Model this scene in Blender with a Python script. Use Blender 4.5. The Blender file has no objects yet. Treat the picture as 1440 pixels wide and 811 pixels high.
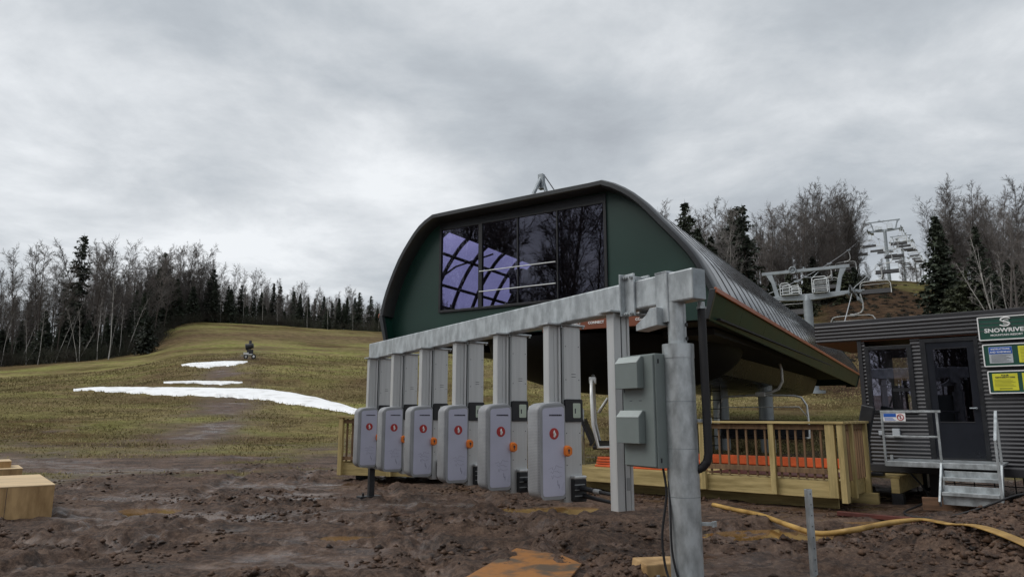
import bpy, math, random
import numpy as np
from mathutils import Matrix, Vector
R = math.radians
sc = bpy.context.scene
COL = sc.collection
rnd = random.Random(7)

# ------------------------------------------------------------------ camera maths (metres, camera 1.5 m above the mud)
F = 980.0; PITCH = math.atan(178 / 980); H = 1.5
CP, SP = math.cos(PITCH), math.sin(PITCH)
def ray(x, y):
    dx = (x - 720) / F; dy = (405.5 - y) / F
    return (dx, CP - dy * SP, SP + dy * CP)

# ------------------------------------------------------------------ mesh builder
class M:
    def __init__(s): s.v = []; s.f = []; s.mi = []
    def add(s, verts, faces, mi=0):
        o = len(s.v); s.v.extend(verts)
        for f in faces: s.f.append([i + o for i in f]); s.mi.append(mi)
        return s
    def box(s, x0, x1, y0, y1, z0, z1, mi=0, T=None):
        vs = [(x, y, z) for z in (z0, z1) for y in (y0, y1) for x in (x0, x1)]
        if T is not None: vs = [tuple(T @ Vector(p)) for p in vs]
        return s.add(vs, [(0, 2, 3, 1), (4, 5, 7, 6), (0, 1, 5, 4), (2, 6, 7, 3), (0, 4, 6, 2), (1, 3, 7, 5)], mi)
    def beam(s, p0, p1, w, h, up=(0, 0, 1), mi=0):
        p0 = Vector(p0); p1 = Vector(p1); d = (p1 - p0).normalized(); u = Vector(up)
        if abs(d.dot(u)) > .98: u = Vector((1, 0, 0))
        a = d.cross(u).normalized(); b = a.cross(d)
        vs = [tuple(p + a * i * w / 2 + b * j * h / 2) for p in (p0, p1) for j in (-1, 1) for i in (-1, 1)]
        return s.add(vs, [(0, 1, 3, 2), (4, 6, 7, 5), (0, 4, 5, 1), (2, 3, 7, 6), (0, 2, 6, 4), (1, 5, 7, 3)], mi)
    def tube(s, pts, r, n=8, mi=0, cap=True, closed=False):
        pts = [Vector(p) for p in pts]; N = len(pts); rings = []
        rr = r if isinstance(r, (list, tuple)) else [r] * N
        ref = Vector((0, 0, 1)); o = len(s.v); prev = None
        for i, p in enumerate(pts):
            if closed: d = pts[(i + 1) % N] - pts[i - 1]
            else: d = pts[min(i + 1, N - 1)] - pts[max(i - 1, 0)]
            if d.length < 1e-9: d = Vector((0, 0, 1))
            d.normalize()
            if prev is None:
                a = d.cross(ref) if abs(d.dot(ref)) < .95 else d.cross(Vector((1, 0, 0)))
            else: a = prev - d * prev.dot(d)
            a.normalize(); prev = a; b = d.cross(a)
            for k in range(n):
                t = 2 * math.pi * k / n
                s.v.append(tuple(p + (a * math.cos(t) + b * math.sin(t)) * rr[i]))
        for i in range(N if closed else N - 1):
            j = (i + 1) % N
            for k in range(n):
                s.f.append([o + i * n + k, o + i * n + (k + 1) % n, o + j * n + (k + 1) % n, o + j * n + k]); s.mi.append(mi)
        if cap and not closed:
            s.f.append([o + k for k in range(n)][::-1]); s.mi.append(mi)
            s.f.append([o + (N - 1) * n + k for k in range(n)]); s.mi.append(mi)
        return s
    def cyl(s, p0, p1, r, n=16, mi=0, r1=None): return s.tube([p0, p1], [r, r if r1 is None else r1], n, mi)
    def loft(s, rings, mi=0, caps=True):
        n = len(rings[0]); o = len(s.v)
        for r in rings: s.v.extend(r)
        for i in range(len(rings) - 1):
            for k in range(n):
                s.f.append([o + i * n + k, o + i * n + (k + 1) % n, o + (i + 1) * n + (k + 1) % n, o + (i + 1) * n + k]); s.mi.append(mi)
        if caps:
            s.f.append([o + k for k in range(n)][::-1]); s.mi.append(mi)
            s.f.append([o + (len(rings) - 1) * n + k for k in range(n)]); s.mi.append(mi)
        return s
    def build(s, name, mats, parent=None, smooth=False, bevel=0):
        me = bpy.data.meshes.new(name); me.from_pydata(s.v, [], s.f)
        if not isinstance(mats, (list, tuple)): mats = [mats]
        for m in mats: me.materials.append(m)
        if len(mats) > 1: me.polygons.foreach_set('material_index', s.mi)
        if smooth: me.shade_smooth()
        if smooth == 'auto': me.set_sharp_from_angle(angle=R(35))
        o = bpy.data.objects.new(name, me); COL.objects.link(o)
        if parent is not None: o.parent = parent
        if bevel:
            b = o.modifiers.new('edge', 'BEVEL'); b.width = bevel; b.segments = 2; b.limit_method = 'ANGLE'; b.angle_limit = R(40)
        return o
def rrect(w0, w1, h0, h1, r, n=5):
    out = []
    for cx, cy, a0 in ((w1 - r, h1 - r, 0), (w0 + r, h1 - r, 90), (w0 + r, h0 + r, 180), (w1 - r, h0 + r, 270)):
        for k in range(n):
            a = R(a0 + 90 * k / (n - 1)); out.append((cx + r * math.cos(a), cy + r * math.sin(a)))
    return out
def np_mesh(name, v, tris, mats, parent=None, quads=False, mi=None):
    me = bpy.data.meshes.new(name); k = 4 if quads else 3
    v = np.asarray(v, np.float32); t = np.asarray(tris, np.int32)
    me.vertices.add(len(v)); me.vertices.foreach_set('co', v.ravel())
    me.loops.add(t.size); me.loops.foreach_set('vertex_index', t.ravel())
    me.polygons.add(len(t)); me.polygons.foreach_set('loop_start', np.arange(0, t.size, k, dtype=np.int32))
    me.update(calc_edges=True); me.validate()
    for m in (mats if isinstance(mats, (list, tuple)) else [mats]): me.materials.append(m)
    if mi is not None: me.polygons.foreach_set('material_index', np.asarray(mi, np.int32))
    o = bpy.data.objects.new(name, me); COL.objects.link(o)
    if parent is not None: o.parent = parent
    return o
def tag(o, label, cat, group=None, kind=None):
    if label: o['label'] = label
    if cat: o['category'] = cat
    if group: o['group'] = group
    if kind: o['kind'] = kind
    return o
def thing(name, label, cat, loc=(0, 0, 0), rz=0, group=None):
    o = bpy.data.objects.new(name, None); COL.objects.link(o); o.empty_display_size = .2
    o.location = loc; o.rotation_euler = (0, 0, rz)
    return tag(o, label, cat, group)
def dup(root, loc, rz=None, label=None, group=None, scale=None, depth=0):
    def cp(o, par):
        c = o.copy(); COL.objects.link(c); c.parent = par
        for ch in list(o.children): cp(ch, c)
        return c
    r = cp(root, None); r.location = loc
    if rz is not None: r.rotation_euler = (0, 0, rz)
    if scale is not None: r.scale = scale
    if label: r['label'] = label
    if group: r['group'] = group
    return r

# ------------------------------------------------------------------ materials
def mat(name, c, rough=.6, metal=0., var=.2, scale=3., c2=None, stretch=(1, 1, 1), bump=0., bscale=20., coat=0., spec=.5, rvar=.1, rand=0., detail=5, coords='Object', lo=.35, hi=.65):
    m = bpy.data.materials.new(name); m.use_nodes = True; nt = m.node_tree; N = nt.nodes; L = nt.links
    b = N['Principled BSDF']; b.inputs['Metallic'].default_value = metal
    b.inputs['Coat Weight'].default_value = coat; b.inputs['Coat Roughness'].default_value = .08
    b.inputs['Specular IOR Level'].default_value = spec
    tc = N.new('ShaderNodeTexCoord'); mp = N.new('ShaderNodeMapping'); mp.inputs['Scale'].default_value = stretch
    L.new(tc.outputs[coords], mp.inputs[0])
    n = N.new('ShaderNodeTexNoise'); n.inputs['Scale'].default_value = scale; n.inputs['Detail'].default_value = detail; n.inputs['Roughness'].default_value = .6
    L.new(mp.outputs[0], n.inputs['Vector'])
    r = N.new('ShaderNodeValToRGB'); r.color_ramp.elements[0].position = lo; r.color_ramp.elements[1].position = hi
    a = [min(1, x * (1 - var)) for x in c]; d = c2 or [min(1, x * (1 + var)) for x in c]
    r.color_ramp.elements[0].color = (*a, 1); r.color_ramp.elements[1].color = (*d, 1)
    L.new(n.outputs[0], r.inputs[0]); out = r.outputs[0]
    if rand:
        oi = N.new('ShaderNodeObjectInfo'); hs = N.new('ShaderNodeHueSaturation')
        mr = N.new('ShaderNodeMapRange'); mr.inputs[3].default_value = 1 - rand; mr.inputs[4].default_value = 1 + rand
        L.new(oi.outputs['Random'], mr.inputs[0]); L.new(mr.outputs[0], hs.inputs['Value']); L.new(out, hs.inputs['Color']); out = hs.outputs[0]
    L.new(out, b.inputs['Base Color'])
    q = N.new('ShaderNodeMapRange'); q.inputs[3].default_value = max(.02, rough - rvar); q.inputs[4].default_value = min(1, rough + rvar)
    L.new(n.outputs[0], q.inputs[0]); L.new(q.outputs[0], b.inputs['Roughness'])
    if bump:
        n2 = N.new('ShaderNodeTexNoise'); n2.inputs['Scale'].default_value = bscale; n2.inputs['Detail'].default_value = 4
        L.new(mp.outputs[0], n2.inputs['Vector']); bp = N.new('ShaderNodeBump'); bp.inputs['Strength'].default_value = bump; bp.inputs['Distance'].default_value = .02
        L.new(n2.outputs[0], bp.inputs['Height']); L.new(bp.outputs[0], b.inputs['Normal'])
    return m
GALV = mat('galvanised steel', (.42, .45, .465), .40, .5, .24, 9, bump=.06, bscale=40, rvar=.14, stretch=(1, 1, .5), detail=9, lo=.38, hi=.62)
GALVD = mat('aged galvanised steel', (.27, .30, .32), .45, .5, .25, 5, bump=.04)
ALU = mat('anodised aluminium', (.54, .55, .55), .4, .4, .08, 2, stretch=(6, 6, .3), rvar=.06)
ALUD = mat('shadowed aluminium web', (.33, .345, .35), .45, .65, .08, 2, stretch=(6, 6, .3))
BLACK = mat('black plastic', (.012, .013, .016), .42, 0, .3, 8)
RUBBER = mat('black rubber', (.010, .010, .012), .6, 0, .3, 8)
CABG = mat('grey cabinet paint', (.17, .20, .195), .42, 0, .06, 3)
CABL = mat('lighter grey hood top', (.34, .38, .37), .4, 0, .06, 3)  # sloped hood tops, lighter than the cabinet grey
SHELL = mat('grey translucent housing', (.29, .30, .315), .4, 0, .1, 4, spec=.4)
LAV = mat('pale lilac panel', (.50, .51, .63), .3, 0, .05, 2)
RED = mat('red disc print', (.42, .03, .03), .45, 0, .1, 3)
WHITE = mat('white print', (.75, .75, .75), .5, 0, .04, 3)
INK = mat('dark ink', (.03, .03, .045), .5, 0, .05, 3)
GINK = mat('faint grey line print', (.27, .26, .37), .5, 0, .05, 3)
ORANGE = mat('orange plastic', (.80, .20, .02), .4, 0, .1, 4)
SCREEN = mat('pale reader screen', (.52, .60, .50), .2, 0, .1, 5)
GREEN = mat('dark green sheet metal', (.010, .040, .031), .42, .0, .12, .6, rvar=.06)
GREENG = mat('glossy green skirt', (.006, .030, .022), .30, .0, .2, .8, spec=.12, rvar=.05)
ROOFM = mat('glossy charcoal roof', (.008, .009, .012), .09, .0, .3, .9, spec=.32, rvar=.04, coat=.0, bump=.3, bscale=.9)
HOODM = mat('charcoal roof trim', (.024, .027, .030), .33, .0, .15, 1, spec=.6)
SEAMM = mat('black roof seam', (.006, .006, .008), .5, 0, .1, 3)
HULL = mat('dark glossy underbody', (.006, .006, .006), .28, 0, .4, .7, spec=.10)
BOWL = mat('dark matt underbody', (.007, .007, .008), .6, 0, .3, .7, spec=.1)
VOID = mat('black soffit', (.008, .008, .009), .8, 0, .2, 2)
STRIPE = mat('burnt orange trim', (.34, .085, .022), .35, 0, .12, 2)
BANNER = mat('rust brown banner', (.19, .055, .025), .5, 0, .12, 2)
DECKW = mat('new treated lumber', (.33, .25, .095), .7, 0, .2, 2.5, stretch=(.6, 6, 6), bump=.15, bscale=14, c2=(.48, .37, .165))
DECKV = mat('treated lumber posts', (.34, .26, .10), .7, 0, .2, 2.5, stretch=(7, 7, .6), bump=.15, bscale=14, c2=(.49, .38, .17))
BALU = mat('brown balusters', (.17, .10, .05), .7, 0, .3, 3, stretch=(6, 6, .6))
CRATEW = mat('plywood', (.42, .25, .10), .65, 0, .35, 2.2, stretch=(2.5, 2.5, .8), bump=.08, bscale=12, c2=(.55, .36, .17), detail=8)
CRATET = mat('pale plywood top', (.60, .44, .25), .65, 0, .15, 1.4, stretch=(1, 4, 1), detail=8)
PLY = mat('muddy plywood', (.46, .20, .055), .6, 0, .3, 2.2, c2=(.10, .07, .045), bump=.4, bscale=14, detail=10, lo=.46, hi=.58)
OLDW = mat('weathered brown plank', (.17, .095, .055), .75, 0, .35, 3, stretch=(.6, 6, 6), bump=.2)
ORB = mat('orange red fence boards', (.60, .10, .025), .5, 0, .2, 3)
TARP = mat('maroon mat', (.085, .02, .014), .55, 0, .3, 4)
CORR = mat('charcoal corrugated steel', (.042, .042, .047), .42, .2, .1, 1, rvar=.06)
CTRIM = mat('charcoal trim', (.030, .030, .034), .45, .1, .1, 1)
DOORM = mat('black door paint', (.010, .012, .018), .3, 0, .15, 2)
SOFF = mat('brown plywood soffit', (.16, .06, .03), .6, 0, .3, 2)
SIGNG = mat('sign green', (.014, .070, .050), .4, 0, .06, 2)
YEL = mat('sign yellow', (.62, .60, .04), .45, 0, .08, 4)
BLUE = mat('sign blue', (.02, .10, .42), .45, 0, .06, 3)
GREYS = mat('sign grey', (.42, .45, .48), .5, 0, .06, 3)
OLIVE = mat('olive ink', (.22, .22, .03), .5, 0, .1, 3)
HOSE = mat('yellow layflat hose', (.34, .19, .045), .5, 0, .3, 3, c2=(.52, .33, .10), bump=.1, bscale=9, detail=8)
SNOW = mat('snow', (.60, .59, .57), .6, 0, .05, .9, c2=(.88, .89, .90), bump=.35, bscale=1.5, lo=.25, hi=.5, detail=9)
TOWER = mat('tower galvanised', (.28, .31, .33), .5, .35, .14, 1.5)
TOWERL = mat('pale tower rails', (.62, .65, .66), .5, .1, .08, 3)
BAIL = mat('pale chair tube', (.62, .63, .62), .4, .3, .1, 3)
SEATM = mat('black chair vinyl', (.010, .010, .013), .5, 0, .2, 4)
ROPE = mat('steel rope', (.16, .16, .17), .5, .5, .1, 8)
ROPEL = mat('bright steel rope', (.42, .43, .44), .45, .4, .1, 8)
BARK = mat('grey brown bark', (.062, .050, .042), .85, 0, .3, 1.2, rand=.25, stretch=(3, 3, .6))
TWIG = mat('grey brown twigs', (.125, .110, .102), .85, 0, .25, .3, rand=.3)
BIRCH = mat('white birch bark', (.26, .25, .23), .7, 0, .45, 1.6, stretch=(1, 1, 3), lo=.3, hi=.5, c2=(.44, .42, .39), rand=.25)
BTWIG = mat('pale birch branches', (.19, .175, .165), .8, 0, .3, 1, rand=.1)
CONB = mat('dark conifer bark', (.05, .04, .033), .9, 0, .2, 2)
NEED = mat('dark conifer needles', (.020, .030, .019), .75, 0, .45, .8, rand=.35, c2=(.038, .050, .028))
NEEDG = mat('olive conifer needles', (.026, .036, .014), .75, 0, .4, .8, rand=.25, c2=(.050, .060, .024))
BRUSHM = mat('brown underbrush', (.060, .047, .038), .9, 0, .4, .25, c2=(.040, .045, .026))
LITTER = mat('dry grass blades', (.22, .185, .085), .9, 0, .35, .35, c2=(.36, .30, .15), spec=.1)
WATER = mat('muddy puddle water', (.19, .105, .035), .06, 0, .25, 1.5, rvar=.03)

# tinted glass
def glass(name, tint, refl=.10, rough=.01, ior=1.6):
    m = bpy.data.materials.new(name); m.use_nodes = True; nt = m.node_tree; N = nt.nodes; L = nt.links
    for n in list(N): N.remove(n)
    out = N.new('ShaderNodeOutputMaterial'); mx = N.new('ShaderNodeMixShader'); t = N.new('ShaderNodeBsdfTransparent'); g = N.new('ShaderNodeBsdfGlossy')
    t.inputs[0].default_value = (*tint, 1); g.inputs['Roughness'].default_value = rough; g.inputs[0].default_value = (.78, .76, .95, 1)
    fr = N.new('ShaderNodeFresnel'); fr.inputs[0].default_value = ior; ad = N.new('ShaderNodeMath'); ad.operation = 'ADD'; ad.inputs[1].default_value = refl
    nz = N.new('ShaderNodeTexNoise'); nz.inputs['Scale'].default_value = 1.3; tc = N.new('ShaderNodeTexCoord'); L.new(tc.outputs['Object'], nz.inputs['Vector'])
    bp = N.new('ShaderNodeBump'); bp.inputs['Strength'].default_value = .012; bp.inputs['Distance'].default_value = .05; L.new(nz.outputs[0], bp.inputs['Height']); L.new(bp.outputs[0], g.inputs['Normal'])
    ge = N.new('ShaderNodeNewGeometry'); iv = N.new('ShaderNodeMath'); iv.operation = 'SUBTRACT'; iv.inputs[0].default_value = 1; L.new(ge.outputs['Backfacing'], iv.inputs[1]); ml = N.new('ShaderNodeMath'); ml.operation = 'MULTIPLY'; L.new(fr.outputs[0], ad.inputs[0]); L.new(ad.outputs[0], ml.inputs[0]); L.new(iv.outputs[0], ml.inputs[1]); L.new(ml.outputs[0], mx.inputs[0]); L.new(t.outputs[0], mx.inputs[1]); L.new(g.outputs[0], mx.inputs[2]); L.new(mx.outputs[0], out.inputs[0])
    return m
GLASSV = glass('violet tinted glass', (.57, .55, .75), .075)
SKYL = glass('clear skylight', (.9, .9, .95), .02, ior=1.3)
GLASSC = glass('cabin window glass', (.80, .83, .84), .20)

def text(body, size, material, parent, T, depth=.004, name='lettering', bold=0., align='CENTER', xs=1):
    cu = bpy.data.curves.new(name, 'FONT'); cu.body = body; cu.size = size; cu.extrude = depth; cu.offset = bold; cu.align_x = align; cu.align_y = 'CENTER'; cu.resolution_u = 2
    o = bpy.data.objects.new(name, cu); COL.objects.link(o)
    dg = bpy.context.evaluated_depsgraph_get(); me = bpy.data.meshes.new_from_object(o.evaluated_get(dg))
    bpy.data.objects.remove(o); bpy.data.curves.remove(cu)
    me.transform(T @ Matrix.Scale(xs, 4, (1, 0, 0))); me.materials.clear(); me.materials.append(material)
    o = bpy.data.objects.new(name, me); COL.objects.link(o); o.parent = parent
    return o
FACE_Y = Matrix.Rotation(R(90), 4, 'X')          # writing that stands upright and faces -y

# ------------------------------------------------------------------ noise and terrain
def hash2(ix, iy, s):
    h = (ix.astype(np.int64) * 374761393 + iy.astype(np.int64) * 668265263 + s * 974634777) & 0xffffffff
    h = ((h ^ (h >> 13)) * 1274126177) & 0xffffffff
    return ((h ^ (h >> 16)) & 0xffff) / 65535.0
def vnoise(x, y, s=0):
    ix = np.floor(x); iy = np.floor(y); fx = x - ix; fy = y - iy
    fx = fx * fx * (3 - 2 * fx); fy = fy * fy * (3 - 2 * fy)
    a = hash2(ix, iy, s); b = hash2(ix + 1, iy, s); c = hash2(ix, iy + 1, s); d = hash2(ix + 1, iy + 1, s)
    return (a * (1 - fx) + b * fx) * (1 - fy) + (c * (1 - fx) + d * fx) * fy
def fbm(x, y, s=0, o=4):
    t = 0; a = .5; n = 0
    for k in range(o):
        t = t + a * vnoise(x * 2 ** k + 17.3 * k, y * 2 ** k - 9.1 * k, s + k); n += a; a *= .5
    return t / n * 2 - 1
CT = {  # heading given by its pixel column -> (distance ahead, height) of the ground
    -400: [(20, 0), (50, 2.6), (90, 8), (160, 15), (400, 34)],
    0: [(20, .05), (30, .7), (45, 2.3), (95, 8.1), (160, 17), (400, 40)],
    120: [(20, .0), (30, .6), (48, 2.6), (95, 9.0), (160, 19), (400, 42)],
    200: [(20, .0), (30, .55), (48, 2.5), (65, 5.6), (100, 10), (130, 17.5), (200, 25), (400, 46)],
    240: [(20, .0), (30, .5), (48, 2.5), (65, 6.0), (90, 9.8), (130, 19), (200, 27), (400, 48)],
    350: [(20, .0), (30, .5), (48, 2.5), (65, 6.0), (90, 10.3), (130, 18.3), (200, 27), (400, 48)],
    540: [(20, .0), (30, .4), (40, 1.4), (50, 2.8), (75, 6.6), (130, 16.6), (200, 25), (400, 46)],
    700: [(22, .0), (28, .4), (40, 1.7), (75, 6.8), (130, 17), (250, 30), (400, 46)],
    900: [(25, .0), (30, .4), (50, 3), (80, 9), (120, 18), (250, 38), (400, 55)],
    1060: [(25, .0), (30, .3), (50, 3), (75, 9), (100, 16.5), (160, 28), (300, 50)],
    1160: [(25, .0), (30, .4), (50, 2.9), (75, 10), (100, 17.5), (125, 24.8), (200, 37), (400, 70)],
    1250: [(24, .0), (30, .4), (50, 3.2), (70, 9.5), (120, 25.4), (140, 28), (213, 38), (340, 58), (600, 92)],
    1330: [(22, .0), (30, .5), (50, 4), (80, 12), (120, 24.8), (200, 36), (400, 70)],
    1440: [(20, .0), (30, .8), (40, 2.2), (80, 12), (130, 25), (300, 50)],
    1900: [(20, .0), (50, 3), (80, 8), (150, 20), (400, 44)]}
_ths, _prof = [-math.pi], []
_rg = np.concatenate([np.arange(0, 60, 1.0), np.arange(60, 900, 5.0)])
_back = np.interp(_rg, [0, 40, 120, 400], [0, 0, 2, 12]); _prof.append(_back)
_ths.append(R(-75)); _prof.append(_back)
for k in sorted(CT):
    th = math.atan((k - 720) / F * CP); c = math.cos(th); _ths.append(th)
    pr = np.interp(_rg, [0] + [d / c for d, z in CT[k]], [0] + [z for d, z in CT[k]])
    last = CT[k][-1]; far = _rg > last[0] / c; pr[far] += (_rg[far] - last[0] / c) * .09
    _prof.append(pr)
_ths += [R(80), math.pi]; _prof += [_back, _back]
_tg = np.linspace(-math.pi, math.pi, 1441); _P = np.array(_prof); _TT = np.array(_ths)
TAB = np.array([np.interp(_tg, _TT, _P[:, j]) for j in range(len(_rg))]).T
def _sm(A, n, ax):
    k = np.hanning(n * 2 + 3)[1:-1]; k /= k.sum(); pad = [(0, 0), (0, 0)]; pad[ax] = (n, n)
    return np.apply_along_axis(lambda v: np.convolve(v, k, 'valid'), ax, np.pad(A, pad, 'edge'))
TAB = _sm(_sm(TAB, 10, 0), 3, 1)
MOUND = [(6.3, 8.3, 1.2, .20), (4.9, 7.4, .9, .14), (7.9, 9.6, 1.4, .34), (6.2, 6.9, 1.0, .22), (4.3, 8.2, .55, .06)]
PUD = [(.82, 11.75, .75, .50), (-5.95, 11.75, .62, .42), (3.85, 9.35, .95, .42), (5.1, 10.35, .75, .30), (-2.0, 9.2, .5, .22)]
def terrain(X, Y):
    X = np.asarray(X, float); Y = np.asarray(Y, float)
    th = np.arctan2(X, Y); r = np.hypot(X, Y)
    ti = (th + math.pi) / (2 * math.pi) * 1440; i0 = np.clip(np.floor(ti).astype(int), 0, 1439); ft = ti - i0
    ri = np.where(r < 60, r, 60 + (r - 60) / 5); j0 = np.clip(np.floor(ri).astype(int), 0, len(_rg) - 2); fr = np.clip(ri - j0, 0, 1)
    z = (TAB[i0, j0] * (1 - fr) + TAB[i0, j0 + 1] * fr) * (1 - ft) + (TAB[i0 + 1, j0] * (1 - fr) + TAB[i0 + 1, j0 + 1] * fr) * ft
    for x, y, s, h in MOUND: z = z + h * np.exp(-(((X - x) ** 2 + (Y - y) ** 2) / (s * s)) ** 1.3)
    z = z + np.clip((r - 28) / 40, 0, 1) * .35 * fbm(X * .07, Y * .07, 5, 3)
    return z
def tz(x, y): return float(terrain(np.array([x]), np.array([y]))[0])
def hit(px, py, y0=4., y1=500.):                 # where the sight line through a pixel meets the ground
    d = ray(px, py); t = np.exp(np.linspace(math.log(y0), math.log(y1), 3000)) / d[1]
    X = d[0] * t; Y = d[1] * t; Z = H + d[2] * t; s = Z - terrain(X, Y)
    k = np.where(s < 0)[0]; k = k[0] if len(k) else len(t) - 1
    return float(X[k]), float(Y[k])
def spot(px, Y, z=None):
    X = (px - 720) / F * Y * CP
    for _ in range(3):
        zz = tz(X, Y) if z is None else z
        X = (px - 720) / F * (Y * CP + (zz - H) * SP)
    return X, Y, zz
def mudmask(X, Y):
    r = np.hypot(X, Y); n = fbm(X * .16, Y * .28, 11, 4)
    edge = np.where(X < 0, 19.5 + n * 9 + np.clip(-X - 6, 0, 30) * .12, 17.5 + n * 5)
    m = np.clip((edge - Y) / np.where(Y > edge, 17.0, 5.0) + .62 + fbm(X * .7, Y * 1.3, 23, 4) * .75, 0, 1); m = m * m * (3 - 2 * m)
    m = np.where(Y < -3, 1, m)
    tr = 1.3 * np.exp(-((X + 4.5 + Y * .32 + np.sin(Y * .12) * 1.0) / 2.3) ** 2) * np.clip((92 - Y) / 30, 0, 1) * (Y > 15)   # track up to the snow gun
    tr2 = np.exp(-((X + 9 - (Y - 20) * .25) / 1.1) ** 2) * (Y < 36) * (Y > 15) * .9
    return np.clip(np.maximum(m, np.maximum(tr, tr2) * (.12 + .75 * np.clip(fbm(X * .5, Y * .3, 31, 3) + .5, 0, 1))), 0, 1)
def clods(X, Y, sc_, seed, share):                # scattered lumps of earth
    x = X / sc_; y = Y / sc_; ix = np.floor(x); iy = np.floor(y); out = np.zeros_like(X)
    for a in (-1, 0, 1):
        for b in (-1, 0, 1):
            cx = ix + a; cy = iy + b; k = hash2(cx, cy, seed + 2); rr = .28 + .42 * hash2(cx, cy, seed + 3)
            d = np.hypot(x - cx - hash2(cx, cy, seed), (y - cy - hash2(cx, cy, seed + 1)) * (.8 + .5 * k)) / rr
            out = np.maximum(out, np.where(k < share, np.sqrt(np.clip(1 - d * d, 0, 1)) * rr, 0))
    return out * sc_
RUTS = [((-14, 14.6), (-6, 13.2), (-1, 13.9), (2, 15)), ((-14, 12.4), (-7, 12.1), (-3, 11.2), (3.2, 10.8)), ((-6, 6.5), (-4.4, 10), (-4.9, 14), (-6.5, 20)), ((-12, 9.2), (-5, 9.9), (0, 9.2), (4, 8.9)), ((-3, 21), (-2.2, 15), (-.3, 10.5), (.2, 6)), ((1.0, 7.5), (2.6, 8.9), (4.6, 9.9), (9, 10.4))]
def ruts(X, Y):
    z = np.zeros_like(X); wet = np.zeros_like(X); near = (np.hypot(X, Y) < 24) & (Y > 3)
    x = X[near]; y = Y[near]; zz = np.zeros_like(x); ww = np.zeros_like(x)
    for P in RUTS:
        pts = np.array(P, float); t = np.linspace(0, 1, 60)[:, None]; B = (1 - t) ** 3 * pts[0] + 3 * t * (1 - t) ** 2 * pts[1] + 3 * t * t * (1 - t) * pts[2] + t ** 3 * pts[3]
        best = np.full_like(x, 9.); sg = np.zeros_like(x); al = np.zeros_like(x); run = 0
        for a, b in zip(B, B[1:]):
            d = b - a; L_ = np.hypot(*d); d = d / L_; px = x - a[0]; py = y - a[1]; u = np.clip(px * d[0] + py * d[1], 0, L_); ex = px - d[0] * u; ey = py - d[1] * u; q = np.hypot(ex, ey); k = q < best
            best = np.where(k, q, best); sg = np.where(k, np.sign(d[0] * py - d[1] * px), sg); al = np.where(k, run + u, al); run += L_
        off_ = best * sg + fbm(x * 1.5, y * 1.5, 19, 2) * .10
        for c_ in (-.8, .8):
            v = (off_ - c_) / .23; inn = np.clip(1 - np.abs(v), 0, 1); lug = .5 + .5 * np.sign(np.sin((al + np.abs(v) * .09) * 2 * math.pi / .17))
            zz = zz - np.clip(inn * 2.2, 0, 1) * .065 + (inn > .1) * lug * .024 + np.exp(-((np.abs(v) - 1.35) / .35) ** 2) * .035; ww = np.maximum(ww, np.clip(inn * 1.5, 0, 1))
    z[near] = np.clip(zz, -.13, .08); wet[near] = ww
    return z, wet
def mudrelief(X, Y):
    clod = fbm(X * .9, Y * 1.3, 41, 3) * .06
    rid = (1 - np.abs(fbm(X * 2.6 + .3 * Y, Y * 3.6, 43, 4))) ** 3 * .04 - .015
    fine = fbm(X * 8, Y * 8, 47, 4) * .020
    patch = np.clip(fbm(X * .55, Y * .9, 37, 3) * 3.0 + .15, 0.06, 1)
    lumps = (clods(X, Y, .30, 201, .3) * .26 + clods(X, Y, .14, 211, .42) * .42 + clods(X, Y, .07, 221, .5) * .55) * patch
    rut, wet = ruts(X, Y)
    z = clod + rid + fine + lumps + rut
    lump = np.zeros_like(z)
    for x, y, s, h in MOUND: lump = np.maximum(lump, np.exp(-(((X - x) ** 2 + (Y - y) ** 2) / (s * s)) ** 1.3))
    z = z + lump * (fbm(X * 4.5, Y * 4.5, 61, 4) * .10 + clods(X, Y, .26, 231, .6) * .45 + clods(X, Y, .12, 241, .65) * .6 + clods(X, Y, .06, 251, .6) * .6)
    flat = np.clip(fbm(X * .45, Y * .9, 71, 3) * 2.8 + .0, 0, 1) * (1 - np.clip(lump * 3, 0, 1))     # trampled, wet flats
    z = z * (1 - .72 * flat) - .02 * flat
    return z, np.clip(np.maximum(flat, wet * .8), 0, 1), lump
def gz(x, y):                                     # height of the finished ground, clods included
    X = np.array([float(x)]); Y = np.array([float(y)]); return tz(x, y) + float((mudrelief(X, Y)[0] * mudmask(X, Y))[0]) * min(1, max(0, (34 - math.hypot(x, y)) / 12))
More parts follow.
